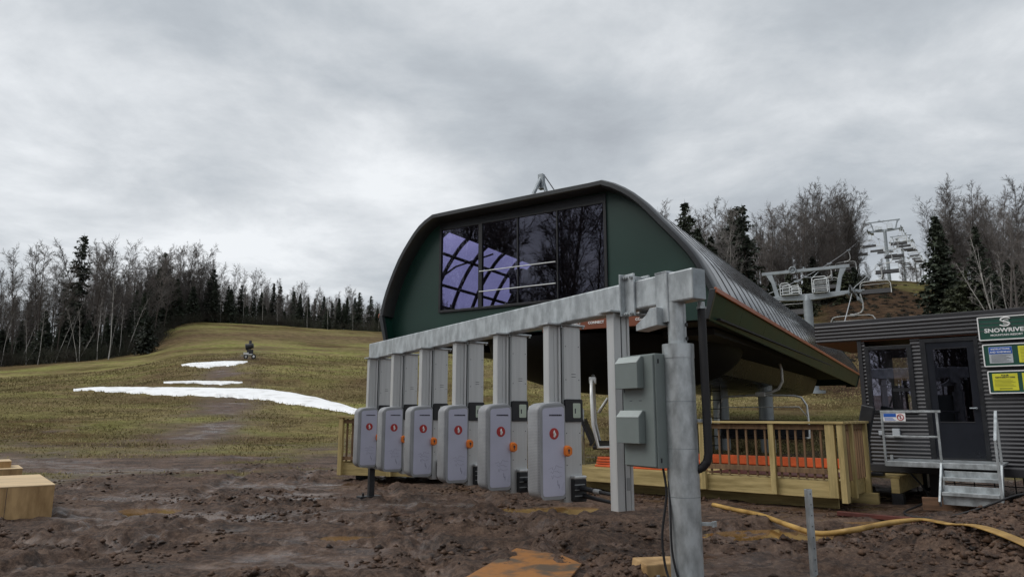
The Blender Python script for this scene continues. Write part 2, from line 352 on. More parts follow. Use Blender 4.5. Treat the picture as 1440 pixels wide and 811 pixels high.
def ground_mesh():
    th = np.concatenate([np.arange(-180, -54, 4.0), np.arange(-54, 54, .17), np.arange(54, 180, 4.0)])
    r = [0.4]
    while r[-1] < 900:
        q = r[-1]; r.append(q * (1.12 if q < 4.5 else 1.0052 if q < 22 else 1.011 if q < 140 else 1.04))
    r = np.array(r); T, Q = np.meshgrid(np.radians(th), r); X = Q * np.sin(T); Y = Q * np.cos(T)
    Z = terrain(X, Y); mm = mudmask(X, Y); mz, flat, lump = mudrelief(X, Y)
    lod = np.clip((34 - Q) / 12, 0, 1); pud = np.zeros_like(Z)
    for x, y, a, b in PUD:
        d = np.sqrt(((X - x) / a) ** 2 + ((Y - y) / b) ** 2) + fbm(X * 2.2, Y * 2.2, 77, 3) * .45
        pud = np.maximum(pud, np.clip((1.25 - d) / .45, 0, 1))
    Z = Z + mz * mm * lod * (1 - pud) - .07 * pud + (1 - mm) * fbm(X * .6, Y * .6, 91, 3) * .05 * (Q > 6)
    v = np.stack([X, Y, Z], -1).reshape(-1, 3); nr, nt = X.shape
    i = np.arange(nr * nt).reshape(nr, nt); a = i[:-1]; b = i[1:]
    a2 = np.roll(a, -1, 1); b2 = np.roll(b, -1, 1)
    q = np.stack([a, a2, b2, b], -1).reshape(-1, 4)
    o = np_mesh('ground', v, q, ground_mat(), quads=True); o.data.shade_smooth()
    at = o.data.color_attributes.new('zone', 'FLOAT_COLOR', 'POINT')
    px = 720 + F * X / np.maximum(Y * CP, .1)
    brown = np.clip((px - 1120) / 60, 0, 1) * np.clip((1420 - px) / 80, 0, 1) * np.clip((Q - 40) / 15, 0, 1) * np.clip((150 - Q - np.clip((px - 1200) / 100, 0, 1) * 22) / 14 + fbm(X * .15, Y * .15, 5, 3), 0, 1)
    brown = np.maximum(brown, np.clip((1 - np.abs(Y - 33) / 14), 0, 1) * .55 * (X > 4))
    band = np.clip(1 - np.abs(Q - 58) / 16, 0, 1) * np.clip(fbm(X * .06, Y * .1, 3, 3) * 2.2 + .45, 0, 1) * (X < 10) * .85
    band = np.maximum(band, np.clip(1 - np.abs(Q - 116) / 16, 0, 1) * (X < 10) * .9)
    bb = band
    at.data.foreach_set('color', np.stack([mm, np.maximum(flat, pud), bb, brown], -1).astype(np.float32).ravel())
    return tag(o, None, None, kind='structure')
def ground_mat():
    m = bpy.data.materials.new('ground mud and grass'); m.use_nodes = True; nt = m.node_tree; N = nt.nodes; L = nt.links; b = N['Principled BSDF']
    at = N.new('ShaderNodeAttribute'); at.attribute_name = 'zone'; sp = N.new('ShaderNodeSeparateColor'); L.new(at.outputs['Color'], sp.inputs[0])
    tc = N.new('ShaderNodeTexCoord')
    def noise(s, d=6, ro=.6, stretch=(1, 1, 1)):
        mp = N.new('ShaderNodeMapping'); mp.inputs['Scale'].default_value = stretch; L.new(tc.outputs['Object'], mp.inputs[0])
        n = N.new('ShaderNodeTexNoise'); n.inputs['Scale'].default_value = s; n.inputs['Detail'].default_value = d; n.inputs['Roughness'].default_value = ro; L.new(mp.outputs[0], n.inputs['Vector']); return n.outputs[0]
    def ramp(src, *st):
        r = N.new('ShaderNodeValToRGB'); e = r.color_ramp.elements
        while len(e) < len(st): e.new(.5)
        for k, (p, c) in enumerate(st): e[k].position = p; e[k].color = (*c, 1)
        L.new(src, r.inputs[0]); return r.outputs[0]
    def mix(f, a, c):
        x = N.new('ShaderNodeMix'); x.data_type = 'RGBA'; L.new(f, x.inputs[0]); L.new(a, x.inputs[6]); L.new(c, x.inputs[7]); return x.outputs[2]
    def math_(op, a, c=None, v=None, clamp=False):
        x = N.new('ShaderNodeMath'); x.operation = op; x.use_clamp = clamp; L.new(a, x.inputs[0])
        if c is not None: L.new(c, x.inputs[1])
        if v is not None: x.inputs[1].default_value = v
        return x.outputs[0]
    mud = ramp(noise(1.0, 12, .7, (1, 2.2, 1)), (.38, (.016, .008, .005)), (.46, (.052, .027, .016)), (.53, (.104, .057, .035)), (.62, (.180, .116, .080)))
    mud2 = ramp(noise(14, 10, .8), (.42, (.012, .007, .005)), (.5, (.066, .037, .024)), (.58, (.175, .115, .080)))
    fac = N.new('ShaderNodeValue'); fac.outputs[0].default_value = .5
    mud = mix(fac.outputs[0], mud, mud2)
    grass = ramp(noise(.22, 9, .65, (1, 1.6, 1)), (.36, (.066, .050, .026)), (.46, (.215, .168, .085)), (.54, (.135, .145, .040)), (.64, (.185, .190, .058)))
    gf = ramp(noise(1.6, 12, .8), (.38, (.052, .042, .021)), (.5, (.150, .126, .060)), (.62, (.27, .225, .115)))
    fv = N.new('ShaderNodeValue'); fv.outputs[0].default_value = .5; grass = mix(fv.outputs[0], grass, gf); gl = ramp(noise(.07, 8, .65, (1, 2.2, 1)), (.40, (.58, .48, .44)), (.5, (1.0, .97, .92)), (.60, (1.35, 1.40, 1.2))); gm = N.new('ShaderNodeMix'); gm.data_type = 'RGBA'; gm.blend_type = 'MULTIPLY'; gm.inputs[0].default_value = 1; L.new(grass, gm.inputs[6]); L.new(gl, gm.inputs[7]); grass = gm.outputs[2]
    litter = ramp(noise(.9, 9, .75), (.34, (.056, .038, .022)), (.5, (.130, .090, .050)), (.66, (.22, .160, .088)))
    grass = mix(sp.outputs[2], grass, litter)
    hill = ramp(noise(1.1, 10, .78), (.36, (.022, .015, .010)), (.5, (.062, .038, .023)), (.64, (.125, .080, .048)))
    grass = mix(at.outputs['Alpha'], grass, hill)
    col = mix(sp.outputs[0], grass, mud); L.new(col, b.inputs['Base Color'])
    wn = ramp(noise(1.6, 8, .7, (1, 1.9, 1)), (.43, (0, 0, 0)), (.55, (1, 1, 1)))
    wet = math_('MULTIPLY', math_('MULTIPLY', sp.outputs[1], wn), sp.outputs[0], clamp=True)
    rr = N.new('ShaderNodeMapRange'); rr.inputs[3].default_value = .85; rr.inputs[4].default_value = .16; L.new(wet, rr.inputs[0])
    gr = N.new('ShaderNodeMix'); gr.data_type = 'FLOAT'; L.new(sp.outputs[0], gr.inputs[0]); gr.inputs[2].default_value = .95; L.new(rr.outputs[0], gr.inputs[3]); L.new(gr.outputs[0], b.inputs['Roughness'])
    sl = N.new('ShaderNodeMapRange'); sl.inputs[3].default_value = .05; sl.inputs[4].default_value = .5; L.new(sp.outputs[0], sl.inputs[0]); L.new(sl.outputs[0], b.inputs['Specular IOR Level'])
    h = math_('ADD', noise(26, 6, .7), noise(7, 5, .65)); bp = N.new('ShaderNodeBump'); bp.inputs['Distance'].default_value = .06
    bs = N.new('ShaderNodeMapRange'); bs.inputs[3].default_value = .75; bs.inputs[4].default_value = .22; L.new(wet, bs.inputs[0]); L.new(bs.outputs[0], bp.inputs['Strength'])
    L.new(h, bp.inputs['Height']); L.new(bp.outputs[0], b.inputs['Normal'])
    return m
ground_mesh()
for k, (x, y, a, b) in enumerate(PUD):
    m = M(); n = 40; ring = []
    for i in range(n):
        t = 2 * math.pi * i / n; ring.append((x + 1.5 * a * math.cos(t), y + 1.5 * b * math.sin(t), tz(x, y) - .037))
    m.add(ring, [list(range(n))]); tag(m.build('puddle', WATER), None, None, kind='structure')

# ------------------------------------------------------------------ ticket gate gantry (local x = walking direction, y = along the beam away from the camera)
G0 = Vector((.578, 8.062, 0)); GR = math.atan2(.53, .848)
def gp(x, y, z=0): return (G0.x + x * .848 - y * .530, G0.y + x * .530 + y * .848, z)
PY_ = -1.835
g = thing('gate_gantry', 'galvanised steel frame with long box beam on a thick round pole, carrying the ticket gates', 'gantry', gp(0, PY_), GR)
def L(x, y, z): return (x, y - PY_, z)
def lb(m, x0, x1, y0, y1, z0, z1): return m.box(x0, x1, y0 - PY_, y1 - PY_, z0, z1)
m = M(); lb(m, -.085, .085, -2.13, 6.05, 2.535, 2.825); m.build('beam', GALV, g, bevel=.016)
m = M(); lb(m, -.078, .078, -2.136, -2.131, 2.543, 2.817); m.build('end_cap', GALVD, g)
m = M(); m.cyl(L(0, PY_, -.25), L(0, PY_, 2.14), .142, 40); pole = m.build('pole', GALV, g, smooth='auto')
m = M(); m.cyl(L(0, PY_, 2.02), L(0, PY_, 2.15), .146, 40); m.build('collar', GALV, pole, smooth='auto')
for z in (1.62, 1.2, .78): m = M(); m.cyl(L(0, PY_, z), L(0, PY_, z + .006), .1435, 40); m.build('weld_seam', GALVD, pole, smooth='auto')
m = M(); lb(m, -.22, .22, PY_ - .22, PY_ + .22, .015, .04); m.build('base_plate', GALV, pole, bevel=.004)
for dx, dy in ((-.18, -.18), (.18, -.18), (-.18, .18), (.18, .18)):
    m = M(); m.cyl(L(dx, PY_ + dy, .02), L(dx, PY_ + dy, .1), .014, 8); m.cyl(L(dx, PY_ + dy, .04), L(dx, PY_ + dy, .062), .028, 6); m.build('anchor_bolt', GALV, pole)
m = M(); m.cyl(L(.0, PY_, 2.14), L(.0, PY_, 2.545), .086, 28); slv = m.build('upper_sleeve', GALV, g, smooth='auto')
for z in (2.20, 2.33):
    m = M(); m.cyl(L(.035, PY_ - .078, z), L(.037, PY_ - .0895, z), .017, 14); m.build('bolt_hole', BLACK, slv)
# saddle plate folded over the beam, and the pointed bracket under it
m = M()
prof = rrect(PY_ - .13 + .14, PY_ + .03 + .14, -.10, -.078, .012, 3)
m.loft([[L(b_, a_, z) for a_, b_ in prof] for z in (2.36, 2.84)])
lb(m, -.10, .10, PY_ + .01, PY_ + .17, 2.826, 2.846); lb(m, .087, .105, PY_ + .01, PY_ + .17, 2.40, 2.846)
m.build('saddle_plate', GALV, g, bevel=.005)
m = M(); P = [(.0, 2.50), (.10, 2.50), (.10, 2.33), (-.22, 2.30), (-.22, 2.36), (-.06, 2.44)]
m.loft([[L(-.02 + 0 * a_, PY_ + .17 - a_ * .9 + .0, z_) for a_, z_ in P], [L(-.18, PY_ + .17 - a_ * .9, z_) for a_, z_ in P]]); m.build('pointed_bracket', GALV, g, bevel=.004)
# clamp round the beam
cl = None
yc = -1.30
m = M(); lb(m, -.112, -.088, yc - .075, yc + .075, 2.47, 2.90); lb(m, .088, .112, yc - .075, yc + .075, 2.47, 2.90)
lb(m, -.175, -.112, yc + .055, yc + .075, 2.47, 2.90); cl = m.build('clamp', GALV, g, bevel=.005)
for z in (2.495, 2.865):
    for dy in (-.045, .03):
        m = M(); m.cyl(L(-.15, yc + dy, z), L(.15, yc + dy, z), .011, 8); m.cyl(L(-.135, yc + dy, z), L(-.113, yc + dy, z), .023, 6); m.cyl(L(.135, yc + dy, z), L(.113, yc + dy, z), .023, 6); m.build('clamp_bolt', GALV, cl)
for z in (.55, 1.45):
    m = M(); m.beam(L(.10, PY_ - .10, z), L(.18, PY_ - .17, z), .035, .03); m.beam(L(.15, PY_ - .18, z), L(.21, PY_ - .165, z), .02, .05); m.build('cable_lug', GALV, g, bevel=.003)
m = M(); lb(m, -.07, .05, 5.83, 5.95, .55, 2.54); m.build('end_leg', GALVD, g, bevel=.006)
m = M(); lb(m, -.06, .04, 5.84, 5.94, .05, .62); lf = m.build('black_leg_foot', BLACK, g, bevel=.004)
m = M(); lb(m, -.24, .16, 5.78, 6.0, .03, .075); m.cyl(L(-.17, 5.85, .05), L(-.17, 5.85, .13), .02, 8); m.build('foot_plate', BLACK, lf, bevel=.004)
# black conduit from the beam end into the pole
c = thing('conduit', 'thick black conduit dropping from the beam end into the pole', 'conduit', gp(.125, -2.03, 0), GR)
m = M(); pts = [(0, 0, 2.47)] + [(0.0, 0, z) for z in (2.2, 1.9, 1.6, 1.3, 1.16)] + [(-.008, .012, 1.09), (-.03, .05, 1.04), (-.07, .10, 1.01), (-.1, .14, 1.0)]
rr = []; fine = []
for a_, b_ in zip(pts, pts[1:]):
    n_ = max(2, int((Vector(b_) - Vector(a_)).length / .012))
    for k in range(n_):
        fine.append(tuple(Vector(a_).lerp(Vector(b_), k / n_))); rr.append(.036 + (.0035 if len(rr) % 2 else 0))
m.tube(fine, rr, 14); m.build('hose', RUBBER, c, smooth=True)
m = M(); m.cyl((0, 0, 2.44), (0, 0, 2.535), .034, 12); m.cyl((0, 0, 2.47), (0, 0, 2.49), .047, 6); m.build('fitting', GALV, c, smooth='auto')

def channel(m, x0, x1, y, z0, z1, web):
    lb0 = lambda a, b, c_, d: m.box(a, b, c_, d, z0, z1)
    lb0(x0, x0 + .022, -y, y); lb0(x1 - .03, x1, -y, y); lb0(x0 + .022, x1 - .03, -web, web)
def make_gate():
    t = thing('ticket_gate', '', 'ticket gate', gp(0, 0), GR, 'ticket gates hanging from the beam')
    m = M(); m.box(-.225, -.2, -.055, .055, .62, 2.514); m.box(-.085, -.055, -.05, .05, .62, 2.514); m.box(-.2, -.085, -.03, .03, .62, 2.514); m.box(-.138, -.128, -.036, -.03, .62, 2.514)
    m.build('rear_post', ALU, t, bevel=.003)
    m = M(); m.box(-.018, .222, -.055, .055, .545, 2.514); fp = m.build('front_post', ALU, t, bevel=.004)
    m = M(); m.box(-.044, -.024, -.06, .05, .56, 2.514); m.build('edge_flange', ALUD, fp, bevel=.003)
    for z in (2.28, 1.9, 1.3, .95):
        for x in (.01, .195): m = M(); m.cyl((x, -.0545, z), (x, -.058, z), .006, 6); m.build('screw', INK, fp)
    for z in (1.96, 1.93): m = M(); m.box(.09, .15, -.0565, -.0545, z, z + .006); m.build('slot', INK, fp)
    for x0, x1 in ((-.27, -.04), (-.035, .265)):
        m = M(); m.box(x0, x1, -.10, .10, 2.514, 2.534); m.cyl((x1 - .02, -.08, 2.49), (x1 - .02, -.08, 2.51), .014, 6); m.build('mounting_plate', GALV, t, bevel=.003)
    # housing: rounded outline lofted through its thickness, lower at the nose than at the post
    def outline(y, ins, nose):
        o = []
        for x, z in rrect(-.43 + ins + nose, -.05 - ins * .3, .565 + ins, 1.665 - ins, .10 - ins * .5, 6):
            k = (x + .03) / -.37; mid = 1.115
            o.append((x, y, mid + (z - mid) * (1 - .075 * max(0, k))))
        return o
    rings = [outline(y, i_, n_) for y, i_, n_ in ((-.115, .024, .035), (-.108, .010, .02), (-.094, .003, .01), (-.05, 0, .002), (0, 0, 0), (.05, 0, .002), (.094, .003, .01), (.108, .010, .02), (.115, .024, .035))]
    m = M(); m.loft(rings[::-1]); h = m.build('housing', SHELL_PERF, t, smooth='auto')
    def face_panel(x0, x1, z0, z1, y, r, mt, nm, dpt=.004):
        m = M(); o = rrect(x0, x1, z0, z1, r, 5); out = []
        for x, z in o:
            k = (x + .03) / -.37; out.append((x, z if z < 1 else z - .03 * max(0, k)))
        m.loft([[(x, y + dpt, z) for x, z in out], [(x, y, z) for x, z in out]]); return m.build(nm, mt, h, bevel=.0)
    face_panel(-.385, -.055, .60, 1.63, -.119, .05, SHELL, 'panel_surround')
    face_panel(-.362, -.072, .635, 1.60, -.123, .035, LAV, 'lilac_panel')
    m = M(); m.cyl((-.212, -.123, 1.30), (-.212, -.126, 1.30), .062, 28); m.build('red_disc', RED, h)
    m = M(); m.tube([(-.212, -.127, 1.262), (-.203, -.127, 1.29), (-.214, -.127, 1.315), (-.209, -.127, 1.338)], [.010, .016, .013, .004], 8); m.build('disc_symbol', WHITE, h)
    m = M(); x = -.275
    for w in (.012, .012, .018, .022, .02, .018, .022, .016):
        m.box(x, x + w, -.1250, -.1228, 1.492, 1.510); x += w + .004
    m.build('maker_lettering', INK, h)
    m = M(); rg = random.Random(3)
    for b_, zz in enumerate((.93, .88, .83)):
        x = -.29 + b_ * .02; pts = []
        while x < -.10: pts.append((x, -.1235, zz + rg.uniform(-.018, .03))); x += rg.uniform(.012, .03)
        m.tube(pts, .0016, 4)
    m.tube([(-.17, -.1235, .80), (-.165, -.1235, .745), (-.15, -.1235, .76), (-.15, -.1235, .715)], .003, 4)
    m.build('line_print', GINK, h)
    m = M(); m.box(-.052, -.046, -.10, .10, .6, 1.62); m.build('shadow_gap_seal', BLACK, h)
    m = M(); o = rrect(-.085, .0, 1.05, 1.17, .035, 5); m.loft([[(x, y, 1.11 + (z - 1.11) * s_) for x, z in o] for y, s_ in ((-.05, 1), (-.145, 1), (-.17, .8))][::-1]); bt = m.build('orange_latch', ORANGE, t, smooth='auto')
    m = M(); m.cyl((-.045, -.165, 1.118), (-.045, -.172, 1.118), .014, 12); m.box(-.05, -.04, -.173, -.165, 1.085, 1.118); m.build('keyhole', INK, bt)
    m = M(); o = rrect(-.022, .226, 1.425, 1.68, .02, 4); m.loft([[(x, y, z) for x, z in o] for y in (-.05, -.082)][::-1]); rd = m.build('reader', BLACK, t, bevel=.004)
    m = M(); o = rrect(.085, .19, 1.47, 1.635, .012, 4); m.loft([[(x, y, z) for x, z in o] for y in (-.08, -.0845)][::-1]); scn = m.build('screen', SCREEN, rd)
    m = M(); m.box(.108, .122, -.0865, -.084, 1.52, 1.575); m.build('screen_mark', INK, scn)
    m = M(); o = rrect(.06, .228, .555, .80, .015, 4); m.loft([[(x, y, z) for x, z in o] for y in (-.05, -.125)][::-1]); tu = m.build('turnstile_unit', BLACK, t, bevel=.006)
    m = M(); m.box(.056, .232, -.128, -.05, .80, .835); m.build('unit_cap', ALU, tu, bevel=.012)
    for z in (.615, .68, .735):
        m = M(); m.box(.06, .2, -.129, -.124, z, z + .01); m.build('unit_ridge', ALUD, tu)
    m = M(); m.tube([(.15, -.12, .70), (.15, -.30, .695), (.15, -.36, .69), (.15, -.86, .675)], [.03, .028, .02, .019], 10); ar = m.build('turnstile_arm', BLACK, t, smooth='auto')
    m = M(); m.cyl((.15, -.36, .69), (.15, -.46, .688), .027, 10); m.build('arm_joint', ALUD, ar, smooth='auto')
    m = M(); m.tube([(.19, -.12, .62), (.21, -.30, .60), (.22, -.62, .585)], [.028, .022, .018], 10); m.build('turnstile_arm', BLACK, t, smooth='auto')
    return t
# housing material: grey moulding with a grid of small punched holes on its nose
SHELL_PERF = mat('perforated grey housing', (.29, .30, .315), .42, 0, .12, 3, spec=.4)
nt = SHELL_PERF.node_tree; N_ = nt.nodes; L_ = nt.links; bs = N_['Principled BSDF']
tcx = N_.new('ShaderNodeTexCoord'); mpx = N_.new('ShaderNodeMapping'); mpx.inputs['Scale'].default_value = (62, 62, 62); L_.new(tcx.outputs['Object'], mpx.inputs[0])
vf = N_.new('ShaderNodeVectorMath'); vf.operation = 'FRACTION'; L_.new(mpx.outputs[0], vf.inputs[0])
vs_ = N_.new('ShaderNodeSeparateXYZ'); L_.new(vf.outputs[0], vs_.inputs[0]); sp_ = N_.new('ShaderNodeSeparateXYZ'); L_.new(tcx.outputs['Object'], sp_.inputs[0])
def mth(op, a, b):
    x = N_.new('ShaderNodeMath'); x.operation = op
    for i, q in enumerate((a, b)):
        if hasattr(q, 'links'): L_.new(q, x.inputs[i])
        else: x.inputs[i].default_value = q
    return x.outputs[0]
hy = mth('LESS_THAN', mth('ABSOLUTE', mth('SUBTRACT', vs_.outputs[1], .5), 0), .24); hz = mth('LESS_THAN', mth('ABSOLUTE', mth('SUBTRACT', vs_.outputs[2], .5), 0), .24)
hx = mth('LESS_THAN', sp_.outputs[0], -.385); hole = mth('MULTIPLY', mth('MULTIPLY', hy, hz), hx)
bc = bs.inputs['Base Color'].links[0].from_socket; mxx = N_.new('ShaderNodeMix'); mxx.data_type = 'RGBA'; L_.new(mth('MULTIPLY', hole, .45), mxx.inputs[0]); L_.new(bc, mxx.inputs[6]); mxx.inputs[7].default_value = (.05, .05, .055, 1); L_.new(mxx.outputs[2], bs.inputs['Base Color'])
gate = make_gate()
GL = ['ticket gate hanging closest to the grey cabinet and thick pole', 'second ticket gate from the grey cabinet along the beam', 'third ticket gate from the grey cabinet along the beam',
      'fourth ticket gate from the grey cabinet, three from the end leg', 'ticket gate one before the last at the end leg', 'last ticket gate, beside the end leg with black foot']
for i in range(6):
    o = gate if i == 0 else dup(gate, gp(0, 1.134 * i))
    o['label'] = GL[i]
t = thing('hanging_post', 'bare aluminium post hanging from the beam behind the grey cabinet, without gate', 'post', gp(0, -1.134), GR)
m = M(); m.box(-.225, -.2, -.055, .055, .59, 2.514); m.box(-.05, -.02, -.055, .055, .59, 2.514); m.box(-.2, -.05, -.045, .045, .59, 2.514); m.build('profile', ALU, t, bevel=.003)
m = M(); m.box(-.125, -.117, -.049, -.044, .59, 2.514); m.build('groove', BLACK, t)
m = M(); m.box(-.30, .03, -.10, .10, 2.514, 2.534); m.build('mounting_plate', GALV, t, bevel=.003)
m = M(); m.box(-.1, -.06, -.0475, -.044, .78, .9); m.build('sticker', ALUD, t)
# grey control cabinet on the pole
CX, CY = -.255, -1.79
t = thing('control_cabinet', 'grey steel electrical cabinet with two rain hoods bolted to the thick pole', 'cabinet', gp(CX, CY, 1.03), GR)
m = M(); m.box(0, .14, 0, .44, 0, 1.03); body = m.build('body', CABG, t, bevel=.006)
m = M(); m.box(-.022, -.002, .012, .428, .012, 1.018); dr = m.build('door', CABG, t, bevel=.004)
for z in (.07, .96): m = M(); m.box(.03, .045, -.004, .0, z - .02, z + .02); m.build('hinge', BLACK, t)
m = M(); m.box(-.024, -.0215, .40, .41, .68, .78); m.build('latch', BLACK, t)
for y in (.17, .30): m = M(); m.box(-.0235, -.0215, y, y + .035, .60, .606); m.build('vent_slit', INK, dr)
for z in (.215, .715):
    m = M(); P = [(-.022, z), (-.105, z), (-.105, z + .235), (-.05, z + .295), (-.022, z + .295)]
    m.loft([[(x, .13, zz) for x, zz in P], [(x, .442, zz) for x, zz in P]]); hd = m.build('rain_hood', CABG, t, bevel=.004)
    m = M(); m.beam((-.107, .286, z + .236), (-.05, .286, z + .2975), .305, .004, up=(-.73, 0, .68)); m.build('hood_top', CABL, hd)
for z in (.06, .96):
    m = M(); m.box(.135, .30, -.05, .03, z - .03, z + .03); m.box(.14, .155, -.02, .12, z - .04, z + .04); m.build('wall_bracket', BLACK, t, bevel=.003)
m = M(); m.loft([[(.20, -.01, .88), (.36, -.01, .90), (.33, -.01, .77), (.26, -.01, .84)], [(.20, .012, .88), (.36, .012, .90), (.33, .012, .77), (.26, .012, .84)]]); m.build('gusset', GALVD, t)
def cable(name, pts, r, mt, label, cat, sub=10, n=8, smooth=True, flat=None):
    P = [Vector(p) for p in pts]; out = []
    for i in range(len(P) - 1):
        a, b, c_, d = P[max(i - 1, 0)], P[i], P[i + 1], P[min(i + 2, len(P) - 1)]
        for k in range(sub):
            u = k / sub; out.append(.5 * ((2 * b) + (c_ - a) * u + (2 * a - 5 * b + 4 * c_ - d) * u * u + (3 * b - a - 3 * c_ + d) * u ** 3))
    out.append(P[-1]); base = out[0].copy(); base.z = min(p.z for p in out)
    m = M()
    if flat is None: m.tube([p - base for p in out], r, n)
    else:
        rings = []
        for i, p in enumerate(out):
            d = (out[min(i + 1, len(out) - 1)] - out[max(i - 1, 0)]); d.z *= .3; d.normalize(); s = d.cross(Vector((0, 0, 1))).normalized(); u = s.cross(d)
            w, h = flat(i / (len(out) - 1)); rings.append([tuple(p - base + s * math.cos(a) * w + u * math.sin(a) * h) for a in [2 * math.pi * k / 10 for k in range(10)]])
        m.loft(rings)
    o = m.build(name, mt, None, smooth=smooth); o.location = base
    return tag(o, label, cat)
q = [gp(CX + .1, CY + .05, 1.03), gp(CX + .1, CY + .02, .8), gp(CX + .06, CY + .05, .45), gp(CX + .06, CY + .02, .18), gp(-.19, PY_ - .02, .05), gp(-.12, PY_ - .08, .03)]
cable('cable', q, .011, RUBBER, 'black cable looping from the cabinet underside to the pole base', 'cable')
q = [gp(-.12, PY_ + .06, .92), gp(-.16, PY_ + .02, .6), gp(-.17, PY_ + .0, .3), gp(-.14, PY_ - .05, .07), gp(-.1, PY_ - .12, .03)]
cable('cable', q, .010, RUBBER, 'shorter black cable running close along the thick galvanised pole', 'cable')

# ------------------------------------------------------------------ lift terminal (local x = across, y = along the lift line, z up)
AZ = R(31.8); O = (.278, 15.829)
def sp3(t, s, z=0): return (O[0] + t * math.cos(AZ) + s * math.sin(AZ), O[1] - t * math.sin(AZ) + s * math.cos(AZ), z)
st = thing('lift_terminal', 'dark green chairlift terminal with arched charcoal roof and violet tinted front window', 'lift station', sp3(0, 0), -AZ)
WX0, WX1, WZ0, WZ1 = -2.715, 1.93, 4.08, 6.23
PR = [(-4.408, 4.084), (-4.313, 4.474), (-4.135, 4.932), (-3.839, 5.51), (-3.505, 5.965), (-3.171, 6.319), (-2.80, 6.53), (-2.5, 6.567), (-.73, 6.59), (1.70, 6.612), (2.05, 6.60), (2.50, 6.365), (2.905, 6.03), (3.336, 5.53), (3.706, 5.10), (3.974, 4.75), (4.17, 4.40), (4.374, 3.95)]
def smooth_prof(P, n=3):
    out = []
    for i in range(len(P) - 1):
        a, b, c_, d = [Vector((*P[max(0, min(len(P) - 1, j))], 0)) for j in (i - 1, i, i + 1, i + 2)]
        for k in range(n):
            u = k / n; p = .5 * ((2 * b) + (c_ - a) * u + (2 * a - 5 * b + 4 * c_ - d) * u * u + (3 * b - a - 3 * c_ + d) * u ** 3); out.append((p.x, p.y))
    return out + [P[-1]]
PS = smooth_prof(PR, 2)
def off(P, d):
    o = []
    for i in range(len(P)):
        a = Vector(P[max(i - 1, 0)]); b = Vector(P[min(i + 1, len(P) - 1)]); t = (b - a).normalized(); o.append((P[i][0] - t.y * d, P[i][1] + t.x * d))
    return o
SL = 25.6
def drop(s): return -.017 * s
def band(m, P0, P1s, mi=0):            # sweep: list of (s, profile) -> surface
    rows = [[(x, s, z + drop(s)) for x, z in P] for s, P in P1s]; n = len(rows[0]); o = len(m.v)
    for r in rows: m.v.extend(r)
    for i in range(len(rows) - 1):
        for k in range(n - 1):
            m.f.append([o + i * n + k, o + i * n + k + 1, o + (i + 1) * n + k + 1, o + (i + 1) * n + k]); m.mi.append(mi)
n0 = next(i for i, p in enumerate(PS) if p[1] > 4.55); n1 = next(i for i, p in enumerate(PS) if p[1] > 6.40)
IN = off(PS, -.10)
m = M(); sk = 5.6
for A, B, P, Q in ((.5, SL, PS[n1:], IN[n1:]), (sk, SL, PS[:n1 + 1], IN[:n1 + 1]), (.5, sk, PS[:n0 + 1], IN[:n0 + 1])):
    nn = int((B - A) / .34); ss = [A + (B - A) * k / nn for k in range(nn + 1)]
    band(m, None, [(s, P) for s in ss]); band(m, None, [(s, Q[::-1]) for s in ss], 1)
m.build('roof', [ROOFM, VOID], st, smooth=True)
m = M(); s = .62
while s < SL - .1:
    for P in ((PS[n1:] if s < sk else PS),):
        a = off(P, .007); b = off(P, .001)
        band(m, None, [(s, b), (s + .008, a), (s + .085, a), (s + .093, b)])
    s += .66
m.build('roof_seam', SEAMM, st, smooth='auto')
m = M(); band(m, None, [(.5, PS[n0:n1 + 1]), (sk, PS[n0:n1 + 1])]); sky = m.build('skylight', SKYL, st, smooth=True)
for k in range(5):
    s = .95 + k * .95; m = M(); m.tube([(x, s, z + drop(s)) for x, z in off(PS[n0 - 1:n1 + 2], -.06)], .055, 6); m.build('arch_rib', VOID, sky)
for z_i in (n0 + 2, n0 + 5):
    p = off(PS, -.06)[z_i]; m = M(); m.tube([(p[0], .5, p[1]), (p[0], sk, p[1] + drop(sk))], .045, 6); m.build('purlin', VOID, sky)
m = M(); pa = off(PS, -.1); m.tube([(pa[n0][0], 1.0, pa[n0][1]), (pa[n0 + 4][0], 2.2, pa[n0 + 4][1]), (pa[n1 - 1][0], 3.4, pa[n1 - 1][1])], .03, 6); m.build('diagonal_brace', VOID, sky)
# roof lip over the front
m = M(); o1 = off(PS, .012); o2 = off(PS, .035); i1 = off(PS, -.10)
band(m, None, [(.56, off(PS, .0)), (.55, o1), (.48, o2), (.10, o2), (.02, o1), (-.02, off(PS, -.01)), (-.02, i1), (.02, off(PS, -.13)), (.36, off(PS, -.15))])
m2 = M(); m2.box(WX0 - .02, WX1 + .02, .325, .358, WZ1 + .022, 6.42); m2.build('hood_shade_strip', BLACK, st)  # black strip above the window stands in for the hood's shade
m.build('roof_lip', HOODM, st, smooth='auto')
m = M(); band(m, None, [(SL, off(PS, .02)), (SL, off(PS, -.2)), (SL - .3, off(PS, -.2))]); m.build('rear_lip', HOODM, st, smooth='auto')
